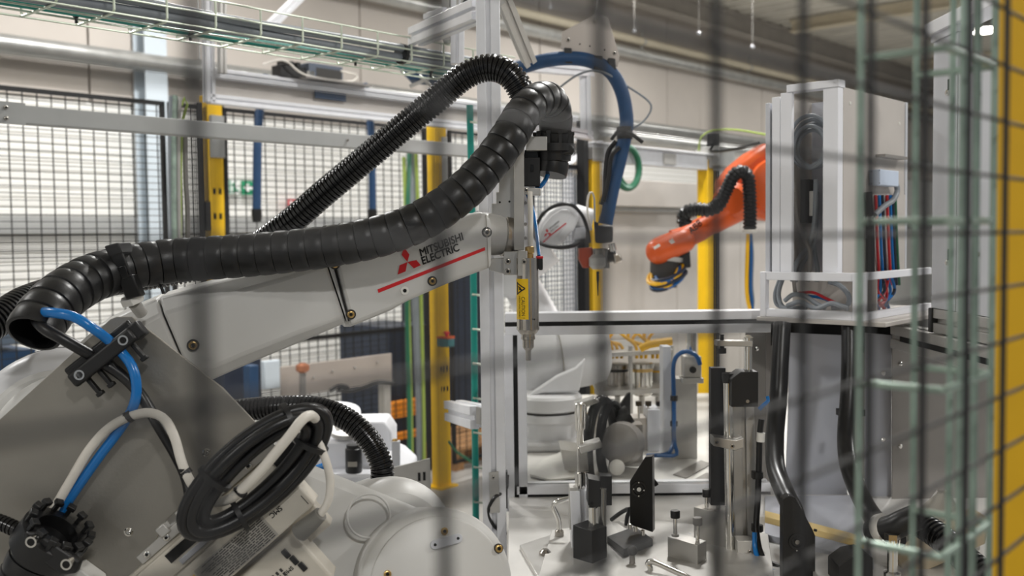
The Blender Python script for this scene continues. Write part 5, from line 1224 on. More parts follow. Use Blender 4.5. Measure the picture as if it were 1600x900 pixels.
for k, (lb, m, rr, pts) in enumerate((
    ('grey cable loop at the left of the cable shelf', cable_grey, 0.0048, [(1225, 430, .05), (1217, 455, .05), (1220, 475, .05), (1232, 482, .05), (1260, 480, .05)]),
    ('second grey cable loop at the left of the cable shelf', cable_grey, 0.0044, [(1220, 432, .07), (1211, 460, .07), (1216, 478, .07), (1240, 483, .07)]),
    ('grey cable arching over the middle of the shelf', cable_grey, 0.0048, [(1226, 470, .04), (1240, 460, .04), (1258, 463, .04), (1275, 474, .04), (1290, 482, .04)]),
    ('low grey cable along the shelf floor', cable_grey, 0.005, [(1230, 478, .03), (1250, 472, .03), (1275, 482, .03), (1300, 474, .03), (1325, 483, .03)]),
    ('grey cable loop at the right of the shelf', cable_grey, 0.005, [(1295, 440, .06), (1312, 446, .06), (1326, 462, .06), (1323, 478, .06), (1300, 482, .06)]),
    ('red cable lying across the shelf', red_cable, 0.003, [(1248, 458, .05), (1270, 457, .05), (1290, 466, .05), (1312, 476, .05)]),
    ('blue tube lying under the red cable', blue_tube, 0.003, [(1262, 462, .06), (1285, 466, .06), (1305, 474, .06), (1320, 478, .06)]),
    ('dark cable dropping into the shelf', sheet_dark, 0.004, [(1240, 425, .06), (1241, 445, .06), (1244, 462, .06)]))):
    solo('shelf_cable', lb, 'cable', MB().tube(catmull([sp(*q) for q in pts], 0.006), rr, 8), m)
random.seed(11)
for k in range(9):
    m, nm = ((red_cable, 'red'), (blue_tube, 'blue'), (navy, 'dark blue'))[k % 3]
    def sdx(x, y, o): return PX(x, y, S0+B*o, B)
    pts = [sdx(1372+3*k+random.uniform(-2, 2), 432, 0.03), sdx(1370+3*k+random.uniform(-10, 10), 455, 0.03), sdx(1372+2*k+random.uniform(-12, 12), 470, 0.035), sdx(1364+2*k+random.uniform(-6, 20), 482, 0.04)]
    solo('wiring_cable', ('leftmost ', 'middle ', 'rightmost ')[k//3]+nm+' cable tangled at the right end of the shelf', 'cable', MB().tube(catmull(pts, 0.008), 0.0033, 8), m, 'tangled cables at the shelf end')

# ================================================================ RIGHT: GREY PANEL CABINET, RAILS, SHEETS
gx = 0.753
g = thing('panel_cabinet', 'tall light grey panel cabinet with slotted bolts at the right', 'cabinet', (gx+0.1, 1.66, P(1458, 480, 1.78).z))
gz0 = P(1458, 481, 1.78).z; gz1 = P(1462, 66, 1.78).z
yA, yB, yC = 1.785, 1.685, 1.45
build('panel', MB().obox((gx, yB+0.004, gz0), X*0.01, Y*(yA-yB-0.004), Z*(gz1-gz0)), panel_grey, g, bevel=0.001)
build('panel', MB().obox((gx, yC, gz0), X*0.01, Y*(yB-yC), Z*(1.772-gz0)), panel_grey, g, bevel=0.001)
build('body', MB().obox((gx+0.011, yC, gz0), X*0.35, Y*(yB-yC), Z*(1.770-gz0)).obox((gx+0.011, yB, gz0), X*0.012, Y*(yA-yB), Z*(gz1-gz0)), panel_grey, g, bevel=0.001)
build('top_lip', MB().obox((gx-0.004, yB, gz1), X*0.03, Y*(yA-yB+0.004), Z*0.012), panel_grey, g, bevel=0.001)
build('top_channel', MB().obox((gx-0.012, yC-0.1, gz1+0.012), X*0.05, Y*(yA-yC+0.11), Z*0.022), white_paint, g, bevel=0.001)
for x, y in ((1482, 145), (1482, 410)):
    p = PX(x, y, Vector((gx-0.0004, 0, 0)), X)
    build('slot', MB().cbox(p+Z*0.012, X*0.001, Y*0.006, Z*0.022), dark_gap, g, False)
    build('slot_bolt', MB().lathe(p+X*0.0005, -X, [(0, 0.0055), (0.004, 0.0055), (0.006, 0.003)], 14), chrome, g)
for x, y in ((1530, 146), (1529, 397)):
    p = PX(x, y, Vector((gx-0.0004, 0, 0)), X); build('bolt', MB().lathe(p, -X, [(0, 0.004), (0.003, 0.003)], 12), alu_dull, g)
rl = thing('linear_rail', 'aluminium profile rails with black end cap below the grey panel cabinet', 'rail', (gx+0.02, 1.6, gz0-0.06))
zr1 = gz0-0.022
build('upper_rail', MB().alu((gx+0.02, 1.775, zr1), (gx+0.02, 1.1, zr1), 0.042, Z), alu_dull, rl, bevel=0.001)
build('end_cap', MB().cbox((gx+0.018, 1.781, zr1), X*0.046, Y*0.014, Z*0.044), black_plastic, rl, bevel=0.002)
build('lower_rail', MB().alu((gx+0.012, 1.95, zr1-0.046), (gx+0.012, 1.1, zr1-0.046), 0.045, Z), alu_dull, rl, bevel=0.001)
build('rail_seal', MB().obox((gx-0.0112, 1.1, zr1-0.051), X*0.004, Y*0.8, Z*0.010), dark_gap, rl, False)
build('front_rail', MB().alu((gx+0.06, 1.35, zr1-0.092), (gx+0.06, 1.0, zr1-0.092), 0.042, Z), alu_dull, rl, bevel=0.001)
build('leg', MB().alu((gx+0.10, 1.98+0.05, 0), (gx+0.10, 2.03, zr1-0.02), 0.045, Y), alu_dull, rl)
# hanging sheet panels below the shelf
def sheet(name, label, pts, d, m, bolts=(), th=0.004):
    r = thing(name, label, 'panel', P(pts[-1][0], pts[-1][1], d))
    build('sheet', MB().prism([P(x, y, d) for x, y in pts], Y*th), m, r, bevel=0.0006)
    for x, y in bolts: build('bolt', MB().lathe(P(x, y, d), -Y, [(-0.001, 0.0048), (0.002, 0.0046), (0.004, 0.002)], 12), chrome, r)
    return r
sheet('sheet_metal_guard', 'blue-grey sheet metal panel behind the black curved hoses', [(1233, 520), (1322, 524), (1318, 640), (1324, 770), (1350, 860), (1225, 815), (1232, 640)], 2.02, sheet_grey)
sheet('sheet_metal_guard', 'bolted grey sheet panel strip between hose and wire tray', [(1352, 520), (1393, 524), (1393, 800), (1352, 800)], 2.00, sheet_grey, ((1380, 583), (1380, 687), (1380, 790)))
sheet('sheet_metal_guard', 'dark grey bolted sheet panel behind the wire tray', [(1394, 500), (1560, 545), (1560, 860), (1394, 800)], 1.98, sheet_dark, ((1407, 568), (1407, 697)))
sheet('sheet_metal_guard', 'grey side sheet right of the tall clamp column', [(1165, 512), (1212, 515), (1212, 800), (1165, 800)], 2.1, sheet_dark, ((1182, 545),))
sheet('sheet_metal_guard', 'black sheet painted as the shade under the cable shelf', [(1205, 500), (1470, 508), (1470, 560), (1205, 540)], 2.06, dark_gap)  # no real guard: near-black sheet imitates the shaded underside of the shelf
# ================================================================ FIXTURES ON THE MACHINE BED
def bedY(y): return (1.5-TZ)*F/(y-366)          # depth of a bed point seen at image row y
def bp(x, y): 
    p = P(x, y, bedY(y)); p.z = TZ; return p
def up(x, y, d): return P(x, y, d)
def vprism(x0, x1, y0, y1, d, th): return MB().prism([P(x0, y1, d), P(x1, y1, d), P(x1, y0, d), P(x0, y0, d)], Y*th)
# base plates lying on the bed
solo('fixture_plate', 'grey aluminium fixture base plate at the front of the bed', 'plate', MB().prism([bp(x, y) for x, y in [(862, 840), (1000, 822), (1200, 850), (1215, 960), (830, 960)]], Z*0.012), alu_dull, bevel=0.001)
solo('plate_edge', 'slanted steel plate edge left of the fixture base', 'plate', MB().prism([bp(x, y)+Z*0.0 for x, y in [(812, 860), (866, 842), (868, 855), (900, 930), (850, 930)]], Z*0.008), alu_block, bevel=0.001)
solo('bolt', 'domed bolt on the slanted steel plate edge', 'bolt', MB().lathe(bp(852, 876)+Z*0.008, Z, [(0, 0.010), (0.004, 0.010), (0.009, 0.005)], 12), tool_steel)
# --- clamp stand with the black block in front
D1 = 1.60
f1 = thing('clamp_stand', 'clamping stand with black block and silver plunger on the bed', 'fixture', P(920, 890, D1))
build('block', MB().prism([P(895, 820, D1), P(925, 830, D1-0.03), P(948, 822, D1), P(918, 812, D1+0.03)], -Z*px(58, D1)), black_plastic, f1, bevel=0.001)
build('column', MB().alu(P(912, 870, D1+0.07), P(909, 762, D1+0.07), 0.042, Y), alu_m, f1, bevel=0.001)
build('guide', vprism(890, 904, 762, 828, D1+0.05, 0.03), alu_dull, f1, bevel=0.001)
build('guide_rod', MB().cyl(P(941, 826, D1+0.02), P(941, 763, D1+0.02), 0.0065).cyl(P(926, 826, D1), P(925, 792, D1), 0.006), chrome, f1)
build('slide', MB().prism([P(x, y, D1+0.01) for x, y in [(919, 748), (938, 752), (938, 790), (930, 796), (919, 790)]], Y*0.04), black_plastic, f1, bevel=0.001)
build('slide', vprism(938, 956, 744, 790, D1+0.06, 0.02), black_plastic, f1, bevel=0.001)
build('slide_screw', MB().lathe(P(925, 786, D1+0.0098), -Y, [(0, 0.0028), (0.0006, 0.0028)], 10), dark_gap, f1)
build('plunger', MB().lathe(P(907, 764, D1+0.07), Z, [(0, 0.0095), (0.028, 0.0095), (0.029, 0.006), (0.1, 0.006), (0.104, 0.009), (0.145, 0.009), (0.148, 0.005)], 20), chrome, f1)
build('plunger_arm', MB().prism([P(x, y, D1+0.05) for x, y in [(904, 698), (938, 688), (941, 694), (941, 700), (908, 710)]], Y*0.03), alu_block, f1, bevel=0.002)
build('bracket', MB().prism([P(x, y, D1+0.06) for x, y in [(903, 700), (917, 698), (920, 738), (905, 738)]], Y*0.02), tool_steel, f1, bevel=0.001)
build('base_pad', MB().cbox(P(918, 885, D1+0.02)+Z*0.0, X*0.07, Y*0.09, Z*0.03), sheet_dark, f1, bevel=0.001)
# chrome crank handle
ch_ = thing('crank_handle', 'bent chrome crank handle left of the clamp stand', 'handle', bp(874, 836))
build('bar', cable([(893, 778, 1.72), (876, 782, 1.72), (864, 788, 1.72), (866, 796, 1.72), (873, 812, 1.72), (874, 830, 1.72)], 0.0045, 10), chrome, ch_)
build('foot', MB().lathe(P(874, 834, 1.72), Z, [(-0.004, 0.008), (0.005, 0.008), (0.008, 0.005)], 14), tool_steel, ch_)
# --- black wedge plate with hub
f2 = thing('wedge_plate', 'black wedge-shaped stop plate with round hub on the bed', 'fixture', bp(990, 848))
D2 = 1.70
wp = build('plate', MB().prism([P(x, y, D2) for x, y in [(984, 752), (1008, 714), (1019, 713), (1020, 832), (984, 820)]], Vector((0.35, 1, 0)).normalized()*0.02), black_plastic, f2, bevel=0.001)
build('hub', MB().lathe(P(998, 764, D2), -Y, [(0, 0.014), (0.002, 0.014), (0.002, 0.010), (0.0005, 0.009)], 22), black_gloss, wp)
build('hub_pin', MB().lathe(P(998, 764, D2-0.001), -Y, [(0, 0.0042), (0.004, 0.0038)], 12), chrome, wp)
for dx, dy in ((-8, 0), (8, 2), (0, -10), (0, 11)): build('hub_screw', MB().lathe(P(998+dx, 764+dy, D2-0.002), -Y, [(0, 0.0016), (0.001, 0.0012)], 8), chrome, wp)
build('foot_block', MB().prism([P(948, 838, D2-0.02), P(975, 858, D2-0.10), P(1020, 842, D2-0.04), P(992, 822, D2+0.05)], -Z*0.030), black_plastic, f2, bevel=0.001)
build('foot_spacer', MB().prism([P(950, 866, D2-0.03), P(975, 886, D2-0.10), P(1018, 868, D2-0.04), P(992, 850, D2+0.05)], -Z*0.012), alu_block, f2)
for x, y in ((984, 822), (993, 826), (1004, 832)): build('foot_screw', MB().lathe(P(x, y+4, D2-0.05), Z, [(0, 0.004), (0.008, 0.004), (0.009, 0.002)], 10), chrome, f2)
build('sensor', MB().cyl(P(1020, 750, D2+0.03), P(1026, 758, D2+0.03), 0.004), black_plastic, f2)
solo('blue_air_tube', 'blue air tube lying behind the black wedge plate', 'tube', cable([(975, 820, 1.82), (1000, 822, 1.83), (1030, 822, 1.8), (1055, 826, 1.77), (1080, 838, 1.72)], 0.0038, 8).tube(path([(1000, 826, 1.8), (1040, 827, 1.78), (1070, 834, 1.74)]), 0.003, 8), blue_tube)
solo('black_cable', 'black cable bent behind the foot of the wedge plate', 'cable', cable([(978, 828, 1.78), (980, 808, 1.78), (984, 795, 1.78), (972, 800, 1.8), (955, 812, 1.82)], 0.004, 8), cable_black)
# --- ball knob and chrome bow handle
k_ = thing('ball_knob', 'grey ball knob on a short stem in front of the wedge plate', 'knob', P(988, 892, 1.57))
build('ball', MB().ball(P(988, 860, 1.57), 0.0085), print_dark, k_)
build('stem', MB().lathe(P(988, 892, 1.57), Z, [(0, 0.006), (0.012, 0.006), (0.014, 0.0045), (0.03, 0.0045)], 14), sheet_dark, k_)
hnd = thing('bow_handle', 'chrome bow handle at the front edge of the bed', 'handle', P(1040, 915, 1.53))
build('grip', MB().tube(catmull([P(1018, 915, 1.535), P(1016, 888, 1.535), P(1012, 880, 1.535), P(1020, 878, 1.53), P(1048, 890, 1.51), P(1078, 904, 1.49), P(1084, 912, 1.49), P(1084, 940, 1.49)], 0.004), 0.0045, 10), chrome, hnd)
# --- aluminium block with two knobs
D3 = 1.60
f3 = thing('knob_block', 'aluminium block with two black thumb knobs on the bed', 'fixture', P(1075, 900, D3))
blk = build('block', MB().prism([P(1043, 838, D3), P(1090, 852, D3-0.04), P(1104, 845, D3-0.01), P(1058, 832, D3+0.03)], -Z*px(70, D3)), alu_block, f3, bevel=0.0008)
for x, y, m in ((1055, 803, black_plastic), (1090, 814, sheet_dark)):
    build('stud', MB().cyl(P(x, y+32, D3-0.01), P(x, y, D3-0.01), 0.0032), chrome, f3)
    build('knob', MB().lathe(P(x, y+6, D3-0.01), Z, [(0, 0.0072), (0.001, 0.0077), (0.011, 0.0077), (0.012, 0.007)], 20), m, f3)
    build('washer', MB().lathe(P(x, y+33, D3-0.01), Z, [(-0.002, 0.006), (0.002, 0.006)], 14), alu_dull, f3)
# second block behind with two knobs
f4 = thing('knob_block', 'larger aluminium block with knobs at the foot of the tall column', 'fixture', P(1110, 880, 1.68))
build('block', MB().prism([P(1084, 792, 1.68), P(1140, 805, 1.64), P(1152, 798, 1.7), P(1100, 787, 1.74)], -Z*px(92, 1.68)), alu_block, f4, bevel=0.0008)
for x, y in ((1104, 770), (1122, 776)):
    build('stud', MB().cyl(P(x, y+22, 1.69), P(x, y, 1.69), 0.0035), chrome, f4)
    build('knob', MB().lathe(P(x, y+6, 1.69), Z, [(0, 0.0072), (0.012, 0.0072), (0.013, 0.0065)], 18), black_plastic, f4)
# --- tall clamp column
D4 = 1.62
f5 = thing('clamp_column', 'tall clamp column with black rail and chrome guide rod', 'fixture', P(1150, 895, D4))
build('rail', vprism(1111, 1134, 575, 790, D4+0.06, 0.02), black_plastic, f5, bevel=0.001)
build('guide_rod', MB().cyl(P(1141, 870, D4+0.02), P(1137, 598, D4+0.02), 0.0078), chrome, f5)
build('column', MB().alu(P(1162, 890, D4+0.06), P(1158, 630, D4+0.06), 0.036, Y), alu_dull, f5, bevel=0.001)
build('back_plate', vprism(1135, 1152, 600, 880, D4+0.09, 0.006), sheet_grey, f5)
build('head_block', MB().prism([P(x, y, D4) for x, y in [(1143, 592), (1158, 581), (1185, 581), (1185, 636), (1143, 636)]], Y*0.04), black_plastic, f5, bevel=0.001)
build('head_screw', MB().lathe(P(1168, 627, D4), -Y, [(0, 0.003), (0.001, 0.003)], 10), tool_steel, f5)
build('cup', MB().lathe(P(1139, 606, D4+0.03), Z, [(0, 0.009), (0.016, 0.012), (0.025, 0.012), (0.02, 0.007)], 18), black_plastic, f5)
cl_ = build('clamp', MB().prism([P(x, y, D4-0.005) for x, y in [(1115, 683), (1150, 688), (1162, 684), (1162, 700), (1149, 704), (1115, 697)]], Y*0.03), alu_block, f5, bevel=0.001)
for x, y in ((1119, 691), (1144, 697)): screw(P(x, y, D4-0.0055), -Y, 0.0036, cl_, tool_steel)
build('foot_bracket', vprism(1152, 1178, 845, 892, D4-0.005, 0.03), alu_block, f5, bevel=0.001)
for y in (862, 882): screw(P(1171, y, D4-0.0055), -Y, 0.003, f5, tool_steel)
build('top_post', MB().lathe(P(1169, 580, D4+0.02), Z, [(0, 0.0068), (0.046, 0.0068), (0.047, 0.0085), (0.056, 0.0085), (0.06, 0.004)], 18), chrome, f5)
build('top_arm', MB().prism([P(x, y, D4+0.01) for x, y in [(1120, 532), (1176, 533), (1176, 542), (1120, 541)]], Y*0.02), alu_block, f5, bevel=0.001)
build('thumb_knob', MB().lathe(P(1128, 552, D4+0.02), Z, [(0, 0.0072), (0.008, 0.0072), (0.009, 0.004), (0.03, 0.003), (0.032, 0.005)], 16), black_plastic, f5)
# cables on the tall column
solo('black_cable', 'black cable with white plug running down the tall clamp column', 'cable', cable([(1190, 655, D4+0.02), (1187, 680, D4+0.02), (1186, 720, D4+0.02), (1184, 780, D4+0.02), (1182, 830, D4+0.01), (1192, 872, D4-0.02), (1218, 886, D4-0.04)], 0.0052, 10), cable_black)
solo('cable_plug', 'white plug on the cable of the tall clamp column', 'plug', MB().cyl(P(1189, 676, D4+0.016), P(1188, 690, D4+0.016), 0.0068), white_plastic)
for y, lb in ((742, 'upper black cable clip on the tall clamp column'), (825, 'lower black cable clip on the tall clamp column')):
    solo('cable_clip', lb, 'clip', MB().cbox(P(1182, y, D4+0.02), X*0.014, Y*0.014, Z*0.012).lathe(P(1184, y, D4+0.02)-Z*0.005, Z, [(0, 0.009), (0.01, 0.009)], 14), black_plastic)
solo('blue_air_tube', 'blue air tube curving out at the foot of the clamp column', 'tube', cable([(1179, 832, D4), (1180, 858, D4-0.01), (1188, 880, D4-0.03), (1205, 892, D4-0.05), (1226, 896, D4-0.06)], 0.0042, 10), blue_tube)
solo('blue_air_tube', 'short blue tube stub right of the black head block', 'tube', cable([(1186, 640, D4+0.01), (1194, 632, D4+0.01), (1200, 628, D4+0.01), (1199, 620, D4+0.015)], 0.0032, 8), blue_tube)
# --- black angled stop arm (right) with hub
D5 = 1.52
f6 = thing('stop_arm', 'black angled stop arm with round hub beside the curved hose', 'fixture', P(1248, 913, D5))
ar = build('plate', MB().prism([P(x, y, D5) for x, y in [(1223, 780), (1233, 774), (1243, 778), (1270, 828), (1274, 838), (1274, 913), (1223, 913)]], Y*0.018), black_plastic, f6, bevel=0.001)
build('hub', MB().lathe(P(1245, 846, D5), -Y, [(0, 0.013), (0.002, 0.013), (0.002, 0.009), (0.0005, 0.008)], 22), black_gloss, ar)
build('hub_pin', MB().lathe(P(1245, 846, D5), -Y, [(0, 0.004), (0.004, 0.0036)], 12), tool_steel, ar)
for dx, dy in ((-10, -4), (10, 4), (0, -12), (0, 14)): build('hub_screw', MB().lathe(P(1245+dx, 846+dy, D5), -Y, [(0, 0.0016), (0.001, 0.0012)], 8), chrome, ar)
build('side_pin', MB().cyl(P(1272, 828, D5), P(1276, 829, D5), 0.002), black_metal, f6)
# --- hoses at the right
solo('black_hose', 'flat black hose curving down from the cable shelf, left one', 'hose', cable([(1222, 505, 1.86), (1219, 560, 1.84), (1216, 620, 1.82), (1211, 680, 1.78), (1212, 730, 1.72), (1224, 765, 1.66), (1240, 800, 1.60), (1246, 830, 1.58)], 0.0165, 14), cable_black)
solo('black_hose', 'black hose curving down from the cable shelf, right one', 'hose', cable([(1328, 505, 1.88), (1328, 560, 1.86), (1326, 620, 1.84), (1322, 680, 1.80), (1326, 725, 1.74), (1342, 770, 1.68), (1362, 805, 1.60), (1385, 830, 1.52), (1400, 845, 1.48)], 0.0160, 14), cable_black)
for (x, y, lb) in ((1312, 644, 'left ear of the hose clip on the sheet panel'), (1346, 644, 'right ear of the hose clip on the sheet panel')):
    solo('hose_clip', lb, 'clip', MB().cbox(P(x, y, 1.86), X*0.008, Y*0.02, Z*0.012), black_plastic)
solo('black_sleeve', 'smooth black hose sleeve with white band at lower right', 'hose', cable([(1362, 832, 1.50), (1395, 824, 1.47), (1412, 816, 1.46), (1432, 808, 1.455)], 0.019, 18), black_rubber)
solo('sleeve_band', 'white band round the smooth black sleeve', 'band', MB().lathe(P(1378, 826, 1.485), (P(1395, 824, 1.47)-P(1372, 829, 1.495)), [(-0.004, 0.0222), (0.008, 0.0222)], 22), white_plastic)
solo('corrugated_hose', 'black corrugated hose running out at the lower right corner', 'hose', rib_hose([P(*q) for q in [(1425, 812, 1.50), (1450, 826, 1.48), (1480, 848, 1.44), (1510, 875, 1.4), (1545, 905, 1.36), (1580, 940, 1.32)]], 0.0205, 0.0205, 0.0088, THIN, 20), black_gloss)
# piston, black block, floor strip, film
ps = thing('air_piston', 'chrome air piston standing at the lower right', 'piston', P(1395, 930, 1.45))
build('rod', MB().lathe(P(1394, 925, 1.45), Z, [(0, 0.0125), (0.03, 0.0125), (0.032, 0.0075), (0.064, 0.0075), (0.065, 0.0105), (0.08, 0.0105), (0.084, 0.007)], 20), chrome, ps)
build('hex_top', MB().lathe(P(1394, 846, 1.45), Z, [(0, 0.0115), (0.012, 0.0115)], 6), tool_steel, ps)
solo('black_block', 'black block with sloping top at the bottom edge', 'block', MB().prism([P(x, y, 1.46) for x, y in [(1310, 885), (1330, 870), (1352, 866), (1364, 872), (1364, 936), (1310, 936)]], Y*0.05), black_plastic, bevel=0.001)
def strip_(name, label, q, m, h=0.012):
    solo(name, label, 'strip', MB().prism([bp(x, y) for x, y, d in q], Z*h), m, bevel=0.001)
strip_('apron_sheet', 'blue-grey apron sheet at the foot of the sheet panel', [(1195, 782, 0), (1345, 782, 0), (1349, 855, 0), (1195, 810, 0)], sheet_grey, 0.004)
strip_('edge_strip', 'pale wooden-coloured edge strip below the sheet panel', [(1195, 812, 1.88), (1345, 855, 1.74), (1350, 866, 1.70), (1195, 822, 1.84)], mat('strip_tan', (226, 200, 140), 0.55, 0, 0.05))
strip_('edge_strip', 'blue-grey step below the pale edge strip', [(1195, 832, 1.80), (1360, 880, 1.66), (1365, 900, 1.60), (1195, 850, 1.74)], sheet_grey)
strip_('edge_strip', 'light ledge between stop arm and black block', [(1270, 880, 1.60), (1330, 893, 1.57), (1330, 930, 1.5), (1270, 930, 1.5)], alu_dull)
random.seed(21)
mb = MB(); c = P(1470, 815, 1.62); rings = []
for i in range(9):
    t = i/8; rr = 0.05*(1-t**1.5)+0.006
    rings.append([c+Vector((math.cos(2*math.pi*k/18)*rr*(1+0.25*math.sin(3*k+i)), 0.35*math.sin(2*math.pi*k/18)*rr, -0.05+0.1*t+0.004*math.sin(k*2.3+i))) for k in range(18)])
solo('plastic_film', 'crumpled clear plastic film at the lower right', 'plastic bag', mb.loft(rings), clear_plastic)
solo('cable_tray_floor', 'beige wooden slat below the plastic film', 'plank', MB().prism([P(x, y, 1.56) for x, y in [(1400, 870), (1530, 800), (1548, 812), (1540, 850), (1420, 905)]], Y*0.03), mat('strip_tan2', (196, 182, 156), 0.6, 0, 0.05), bevel=0.002)

# ================================================================ REAR STATION SEEN THROUGH THE WINDOW
def rear(x, y): 
    p = P(x, y, bedY(y)); p.z = TZ; return p
r = thing('filter_station', 'row of steel canisters with yellow tubes seen through the window', 'machine', rear(995, 690))
for k, (x, d) in enumerate(((965, 2.8), (1003, 2.75), (1028, 2.85), (945, 2.95))):
    z0 = TZ; 
    c = P(x, 640, d)
    build('canister', MB().lathe(Vector((c.x, c.y, P(x, 618, d).z)), Z, [(0, 0.02), (0.006, 0.03), (0.075, 0.03), (0.078, 0.034), (0.09, 0.034), (0.092, 0.026)], 22), (tool_steel, chrome, alu_dull, tool_steel)[k], r)
    build('canister_band', MB().lathe(Vector((c.x, c.y, P(x, 580, d).z)), Z, [(0, 0.0306), (0.012, 0.0306)], 22), (black_plastic, brass, yellow_cable, black_plastic)[k], r)
    build('canister_post', MB().cyl(Vector((c.x, c.y, TZ)), Vector((c.x, c.y, P(x, 617, d).z)), 0.008), alu_dull, r)
    for j in range(3): build('yellow_tube', MB().tube(catmull([P(x-8+7*j, 560, d-0.02), P(x-10+8*j, 540, d-0.02), P(x-25+5*j, 528+3*j, d), P(x-35+14*j, 519, d)], 0.01), 0.0045, 6), yellow_cable, r)
build('shelf', MB().prism([P(x, y, 2.7) for x, y in [(936, 552), (1052, 546), (1052, 552), (936, 559)]], Y*0.3), alu_dull, r)
build('shelf', MB().prism([P(x, y, 2.7) for x, y in [(936, 612), (1052, 606), (1052, 613), (936, 619)]], Y*0.3), alu_dull, r)
for x in (938, 985, 1050): build('upright', MB().cyl(P(x, 540, 2.72), Vector((P(x, 540, 2.72).x, P(x, 540, 2.72).y, TZ)), 0.006), alu_dull, r)
build('yellow_manifold', MB().tube(catmull([P(1000, 545, 2.62), P(1015, 538, 2.62), P(1040, 534, 2.62), P(1050, 533, 2.62)], 0.01), 0.010, 10), yellow_cable, r)
# clamp column of the rear station with blue tube
r = thing('rear_column', 'grey upright column with valve head behind the window', 'fixture', rear(1072, 718))
c = rear(1070, 718)
build('column', MB().obox(c-X*0.03, X*0.06, Y*0.05, Z*(P(1070, 590, 2.38).z-TZ)), alu_dull, r, bevel=0.001)
build('side_face', MB().obox(c-X*0.052, X*0.02, Y*0.05, Z*(P(1070, 540, 2.38).z-TZ)), panel_grey, r, bevel=0.001)
hh = P(1080, 572, 2.36)
build('valve_head', MB().cbox(hh, X*0.042, Y*0.04, Z*0.05), alu_block, r, bevel=0.002)
build('head_ring', MB().lathe(hh-Y*0.02-Z*0.006, -Y, [(0, 0.008), (0.004, 0.008), (0.004, 0.004)], 16), black_plastic, r)
build('head_stem', MB().cyl(hh+Z*0.025, hh+Z*0.08, 0.012), chrome, r)
build('head_base', MB().cbox(hh-Z*0.032, X*0.05, Y*0.05, Z*0.012), alu_dull, r, bevel=0.001)
solo('blue_air_tube', 'blue air tube looping over the rear column valve', 'tube', cable([(1094, 570, 2.32), (1088, 556, 2.32), (1073, 549, 2.32), (1058, 556, 2.32), (1052, 575, 2.33), (1053, 620, 2.33), (1053, 680, 2.33), (1050, 700, 2.32), (1040, 710, 2.32), (1010, 712, 2.32)], 0.0052, 8), blue_dark)
solo('blue_air_tube', 'second blue tube lying at the foot of the rear column', 'tube', cable([(1053, 640, 2.31), (1054, 690, 2.31), (1058, 708, 2.30), (1050, 712, 2.3), (1025, 711, 2.3)], 0.0045, 8), blue_dark)
for y, lb in ((622, 'upper black clip on the rear column tube'), (662, 'lower black clip on the rear column tube')):
    solo('cable_clip', lb, 'clip', MB().lathe(P(1053, y, 2.33)-Z*0.006, Z, [(0, 0.009), (0.012, 0.009)], 12), black_plastic)
# black hose ring machine in the middle
r = thing('hose_reel', 'dark round hose and motor unit seen through the window', 'machine', rear(955, 745))
c = P(950, 690, 2.2)
build('hose_ring', MB().tube([P(940, 700, 2.25)+X*0.035*math.cos(a)+Z*0.11*math.sin(a)+Y*0.05*math.cos(a) for a in [2*math.pi*i/32 for i in range(32)]], 0.012, 10, True), cable_black, r)
build('hose_ring', MB().tube([P(955, 690, 2.28)+X*0.03*math.cos(a)+Z*0.09*math.sin(a)+Y*0.05*math.cos(a) for a in [2*math.pi*i/32 for i in range(32)]], 0.01, 10, True), cable_black, r)
build('drum', MB().lathe(P(978, 692, 2.3), Vector((-0.3, -1, 0.2)), [(0, 0.045), (0.04, 0.05), (0.09, 0.045), (0.1, 0.03)], 26), sheet_dark, r)
build('drum_cap', MB().lathe(P(963, 730, 2.2), Vector((0.1, -1, 0.2)), [(0, 0.018), (0.006, 0.018), (0.008, 0.012)], 22), white_plastic, r)
build('motor', MB().cyl(P(964, 658, 2.3), P(984, 646, 2.3), 0.022), black_plastic, r)
build('motor_stand', MB().obox(Vector((P(970, 700, 2.35).x, 2.33, TZ)), X*0.05, Y*0.05, Z*0.09), sheet_dark, r)
solo('wedge_plate', 'small black wedge plate behind the window', 'fixture', MB().prism([P(x, y, 2.5) for x, y in [(968, 634), (980, 616), (985, 614), (985, 660), (968, 640)]], Y*0.015).cbox(Vector((P(980, 650, 2.5).x, 2.51, TZ+0.03)), X*0.02, Y*0.02, Z*0.06), black_plastic)
r = thing('knob_block', 'white block with black thumb knobs behind the window', 'fixture', rear(1020, 706))
c = rear(1022, 706)
build('block', MB().obox(c-X*0.015, X*0.03, Y*0.08, Z*(P(1022, 640, 2.45).z-TZ)), panel_grey, r, bevel=0.001)
build('block', MB().obox(c-X*0.055+Y*0.02, X*0.04, Y*0.06, Z*(P(1010, 655, 2.45).z-TZ)), panel_warm, r, bevel=0.001)
for x in (998, 1013, 1030, 1038):
    build('stud', MB().cyl(P(x, 654, 2.47), P(x, 632, 2.47), 0.003), chrome, r); build('knob', MB().lathe(P(x, 634, 2.47), Z, [(0, 0.008), (0.011, 0.008)], 14), black_plastic, r)
